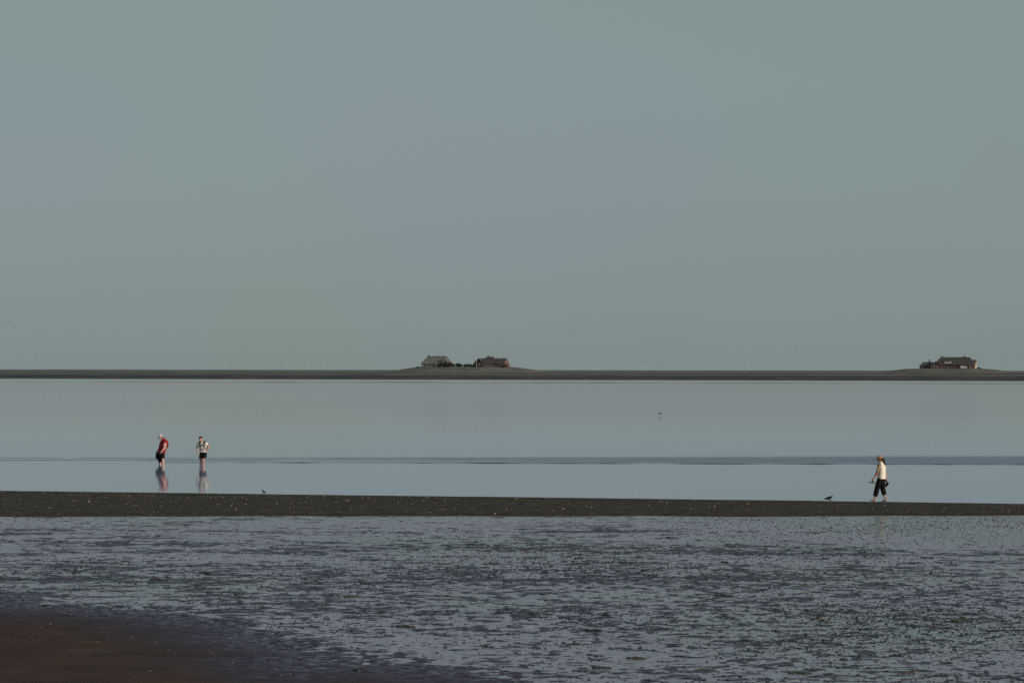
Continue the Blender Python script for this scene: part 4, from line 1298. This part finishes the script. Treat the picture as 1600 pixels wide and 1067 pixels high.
def put_clump(px, py, ms, k, lab, grp, smin, smax):
    g = ground_at(px, py)
    z = float(height_any(g.x, g.y))
    o = bpy.data.objects.new('seaweed_clump', ms[k % len(ms)])
    o.location = (g.x, g.y, z)
    s = random.uniform(smin, smax)
    o.scale = (s * random.uniform(0.9, 1.5), s, s * random.uniform(0.7, 1.0))
    o.rotation_euler = (0, 0, random.uniform(-0.6, 0.6))
    link(o); tag(o, lab, 'seaweed', grp)
for k, (px, py) in enumerate(DARK):
    put_clump(px, py, dark_ms, k, 'small black clump of seaweed on the wet mudflat', 'black seaweed clumps on the mudflat', 0.75, 1.2)
for k, (px, py) in enumerate(OLIVE):
    put_clump(px, py, olive_ms, k, 'spread olive clump of seaweed on the wet mudflat', 'olive seaweed clumps on the mudflat', 0.9, 1.4)
put_clump(565, 1049, dark_ms, 1, 'lone black clump of seaweed on the brown sand at its wet edge', None, 1.3, 1.3)
br = [lump_mesh('seaweed_strand', M['weed_brown'], 540, 12, 1.6, 0.35)]
put_clump(147, 1008, br, 0, 'rusty brown strand of seaweed lying on the brown sand', None, 1.3, 1.3)

# lugworm casts: tens of thousands of little coiled heaps, nobody could count them
def build_casts():
    n = 230000
    x = rng.uniform(-21.5, 21.5, n); y = 41.5 + (96.0 - 41.5) * rng.random(n) ** 1.0
    keep = np.abs(x) < 0.215 * y + 1.5
    h = flat_height(x, y)
    s = sand_amount(x, y)
    patch = np.clip(0.5 + 0.95 * fbm(x * 0.16, y * 0.14, 3, 81), 0, 1)
    right = sstep(-8, 6, x - (y - 60) * 0.12)
    prob = (0.05 + 0.85 * patch ** 1.6 * (0.35 + 0.65 * right)) * (1 - 0.96 * sstep(0.08, 0.45, s)) * np.where(h > 0.012, 0.6, 1.0) * (1 - 0.50 * sstep(66, 84, y)) * (1 + 0.5 * sstep(60, 48, y))
    keep &= (rng.random(n) < prob) & (y < bar_front(x) - 0.5)
    x, y, h = x[keep], y[keep], np.maximum(h[keep], -0.002)
    n = len(x)
    sg = 5
    r = rng.uniform(0.007, 0.018, n) * (0.8 + 0.4 * rng.random(n)); hh = r * rng.uniform(0.4, 1.0, n)
    big = rng.random(n) < 0.06
    r = np.where(big, r * 1.5, r); hh = np.where(big, hh * 1.35, hh)
    V = np.zeros((n, 2 * sg + 1, 3))
    a0 = rng.uniform(0, 6.28, n); ex = rng.uniform(1.0, 2.6, n)
    for k in range(sg):
        a = a0 + 2 * math.pi * k / sg
        j = rng.uniform(0.7, 1.35, n)
        V[:, k] = np.stack([x + r * j * np.cos(a) * ex, y + r * j * np.sin(a), h - 0.008], -1)
        j = rng.uniform(0.5, 0.9, n)
        V[:, sg + k] = np.stack([x + r * j * np.cos(a + 0.4) * ex, y + r * j * np.sin(a + 0.4), h + hh * rng.uniform(0.45, 0.9, n)], -1)
    V[:, 2 * sg] = np.stack([x + r * rng.uniform(-0.3, 0.3, n), y, h + hh * 1.1], -1)
    fs = []
    for k in range(sg):
        k2 = (k + 1) % sg
        fs += [(k, k2, sg + k2), (k, sg + k2, sg + k), (sg + k, sg + k2, 2 * sg)]
    F = (np.arange(n) * (2 * sg + 1))[:, None, None] + np.array(fs)[None]
    me = mesh_np('lugworm_casts', V.reshape(-1, 3), F.reshape(-1, 3), [M['cast']])
    o = link(bpy.data.objects.new('lugworm_casts', me))
    tag(o, 'tiny dark heaps of mud thrown up all over the wet flat', 'worm casts', None, 'stuff')
    print('casts', n)
build_casts()

# shells: 300 that show largest one by one, the rest as stuff
def shell_mesh(seed):
    """half of a cockle: a ribbed, domed fan lying on the sand"""
    rs = np.random.default_rng(seed)
    V = [(0, -0.5, 0.10)]
    n = 7
    for ring, (rr, zz) in enumerate(((0.35, 0.42), (0.72, 0.36), (1.0, 0.0))):
        for j in range(n):
            a = R(-8) + R(196) * j / (n - 1)
            rb = 1 + 0.05 * (-1) ** j
            V.append((rr * math.cos(a) * 0.62 * rb, -0.5 + rr * (0.35 + 0.65 * math.sin(a)) * 1.0 * rb, zz * rb))
    F = []
    for j in range(n - 1):
        F.append((0, 1 + j, 2 + j))
        for k in range(2):
            b = 1 + k * n
            F.append((b + j, b + n + j, b + n + j + 1, b + j + 1))
    me = bpy.data.meshes.new('shell'); me.from_pydata(V, [], F); me.materials.append(M['shell'])
    return me
shell_ms = [shell_mesh(600 + i) for i in range(3)]
cand = []
while len(cand) < 300:
    x = random.uniform(-20.5, 20.5); t = random.random() ** 0.85
    f_, c_ = float(bar_front(np.array(x))), float(bar_crest(np.array(x)))
    y = f_ + 0.25 + (c_ - f_ - 0.3) * t
    if abs(x) > 0.19 * y: continue
    dens = 0.35 + 0.65 * float(sstep(14, -10, np.array(x)))
    if random.random() > dens or float(vnoise(np.array(x * 0.8), np.array(y * 0.5), 91)) < random.uniform(-1, 0.25): continue
    cand.append((x, y))
for i, (x, y) in enumerate(cand):
    o = bpy.data.objects.new('shell', shell_ms[i % 3])
    z = float(bar_height(np.array(x), np.array(y)))
    s = random.uniform(0.018, 0.036) * (1.35 if random.random() < 0.12 else 1)
    o.location = (x, y, z + 0.002); o.scale = (s, s, s * random.uniform(0.8, 1.3))
    o.rotation_euler = (random.uniform(-0.5, 0.8), random.uniform(-0.4, 0.4), random.uniform(0, 6.28))
    link(o); tag(o, 'tiny bleached shell lying on the dark sandbank', 'shell', 'shells on the sandbank')
SH = ((66, 986), (80, 980), (163, 993), (172, 998), (193, 1032), (245, 1006), (237, 1056), (328, 1021), (365, 1038), (305, 1033), (206, 1000),
      (264, 1020), (351, 1015), (433, 1047), (440, 1058), (455, 1055), (584, 1029), (614, 1038), (450, 1018), (208, 979), (112, 962), (70, 953), (54, 933), (78, 934))
SH = list(SH)
while len(SH) < 60:
    px, py = random.uniform(5, 620), random.uniform(930, 1062)
    if py > 938 + 0.17 * px:
        SH.append((px, py))
for i, (px, py) in enumerate(SH):
    g = ground_at(px, py)
    z = float(height_any(g.x, g.y))
    o = bpy.data.objects.new('shell', shell_ms[i % 3])
    s = random.uniform(0.014, 0.022) if i < 24 else random.uniform(0.007, 0.014)
    o.location = (g.x, g.y, z + 0.002); o.scale = (s, s, s)
    o.rotation_euler = (random.uniform(-0.4, 0.6), 0, random.uniform(0, 6.28))
    link(o); tag(o, 'tiny bleached shell lying on the brown sand below the wet flat', 'shell', 'shells on the brown sand')

# shell grit: the fine pale speckle of the sandbank
def build_grit():
    n = 14000
    x = rng.uniform(-21, 21, n); t = rng.random(n)
    f_, c_ = bar_front(x), bar_crest(x)
    y = f_ + 0.4 + (c_ - f_ - 0.3) * t
    cl = fbm(x * 0.7, y * 0.4, 3, 95)
    k = rng.random(n) < np.clip(0.25 + 0.9 * cl + 0.25 * sstep(10, -12, x), 0.05, 1)
    x, y = x[k], y[k]; n = len(x)
    z = bar_height(x, y)
    r = rng.uniform(0.005, 0.015, n)
    V = np.zeros((n, 5, 3)); a0 = rng.uniform(0, 6.28, n)
    for q in range(4):
        a = a0 + q * math.pi / 2; j = rng.uniform(0.6, 1.3, n)
        V[:, q] = np.stack([x + r * j * np.cos(a), y + r * j * np.sin(a), z - 0.003], -1)
    V[:, 4] = np.stack([x, y, z + r * rng.uniform(0.5, 1.1, n)], -1)
    F = (np.arange(n) * 5)[:, None, None] + np.array([(0, 1, 4), (1, 2, 4), (2, 3, 4), (3, 0, 4)])[None]
    me = mesh_np('shell_grit', V.reshape(-1, 3), F.reshape(-1, 3), [M['grit']])
    tag(link(bpy.data.objects.new('shell_grit', me)), 'fine pale shell grit strewn over the dark sandbank', 'shell grit', None, 'stuff')
build_grit()

# thin sea haze that softens the island
def build_haze():
    m = bpy.data.materials.new('sea_haze'); m.use_nodes = True
    nt = m.node_tree
    for n in list(nt.nodes):
        nt.nodes.remove(n)
    pv = nt.nodes.new('ShaderNodeVolumePrincipled'); ou = nt.nodes.new('ShaderNodeOutputMaterial')
    pv.inputs['Color'].default_value = (0.90, 0.95, 1.0, 1)
    pv.inputs['Density'].default_value = 0.5e-5
    nt.links.new(pv.outputs[0], ou.inputs['Volume'])
    h = box('haze', -17000, 17000, -400, 20000, -1.5, 19.0, m)
    tag(h, kind='stuff')
build_haze()
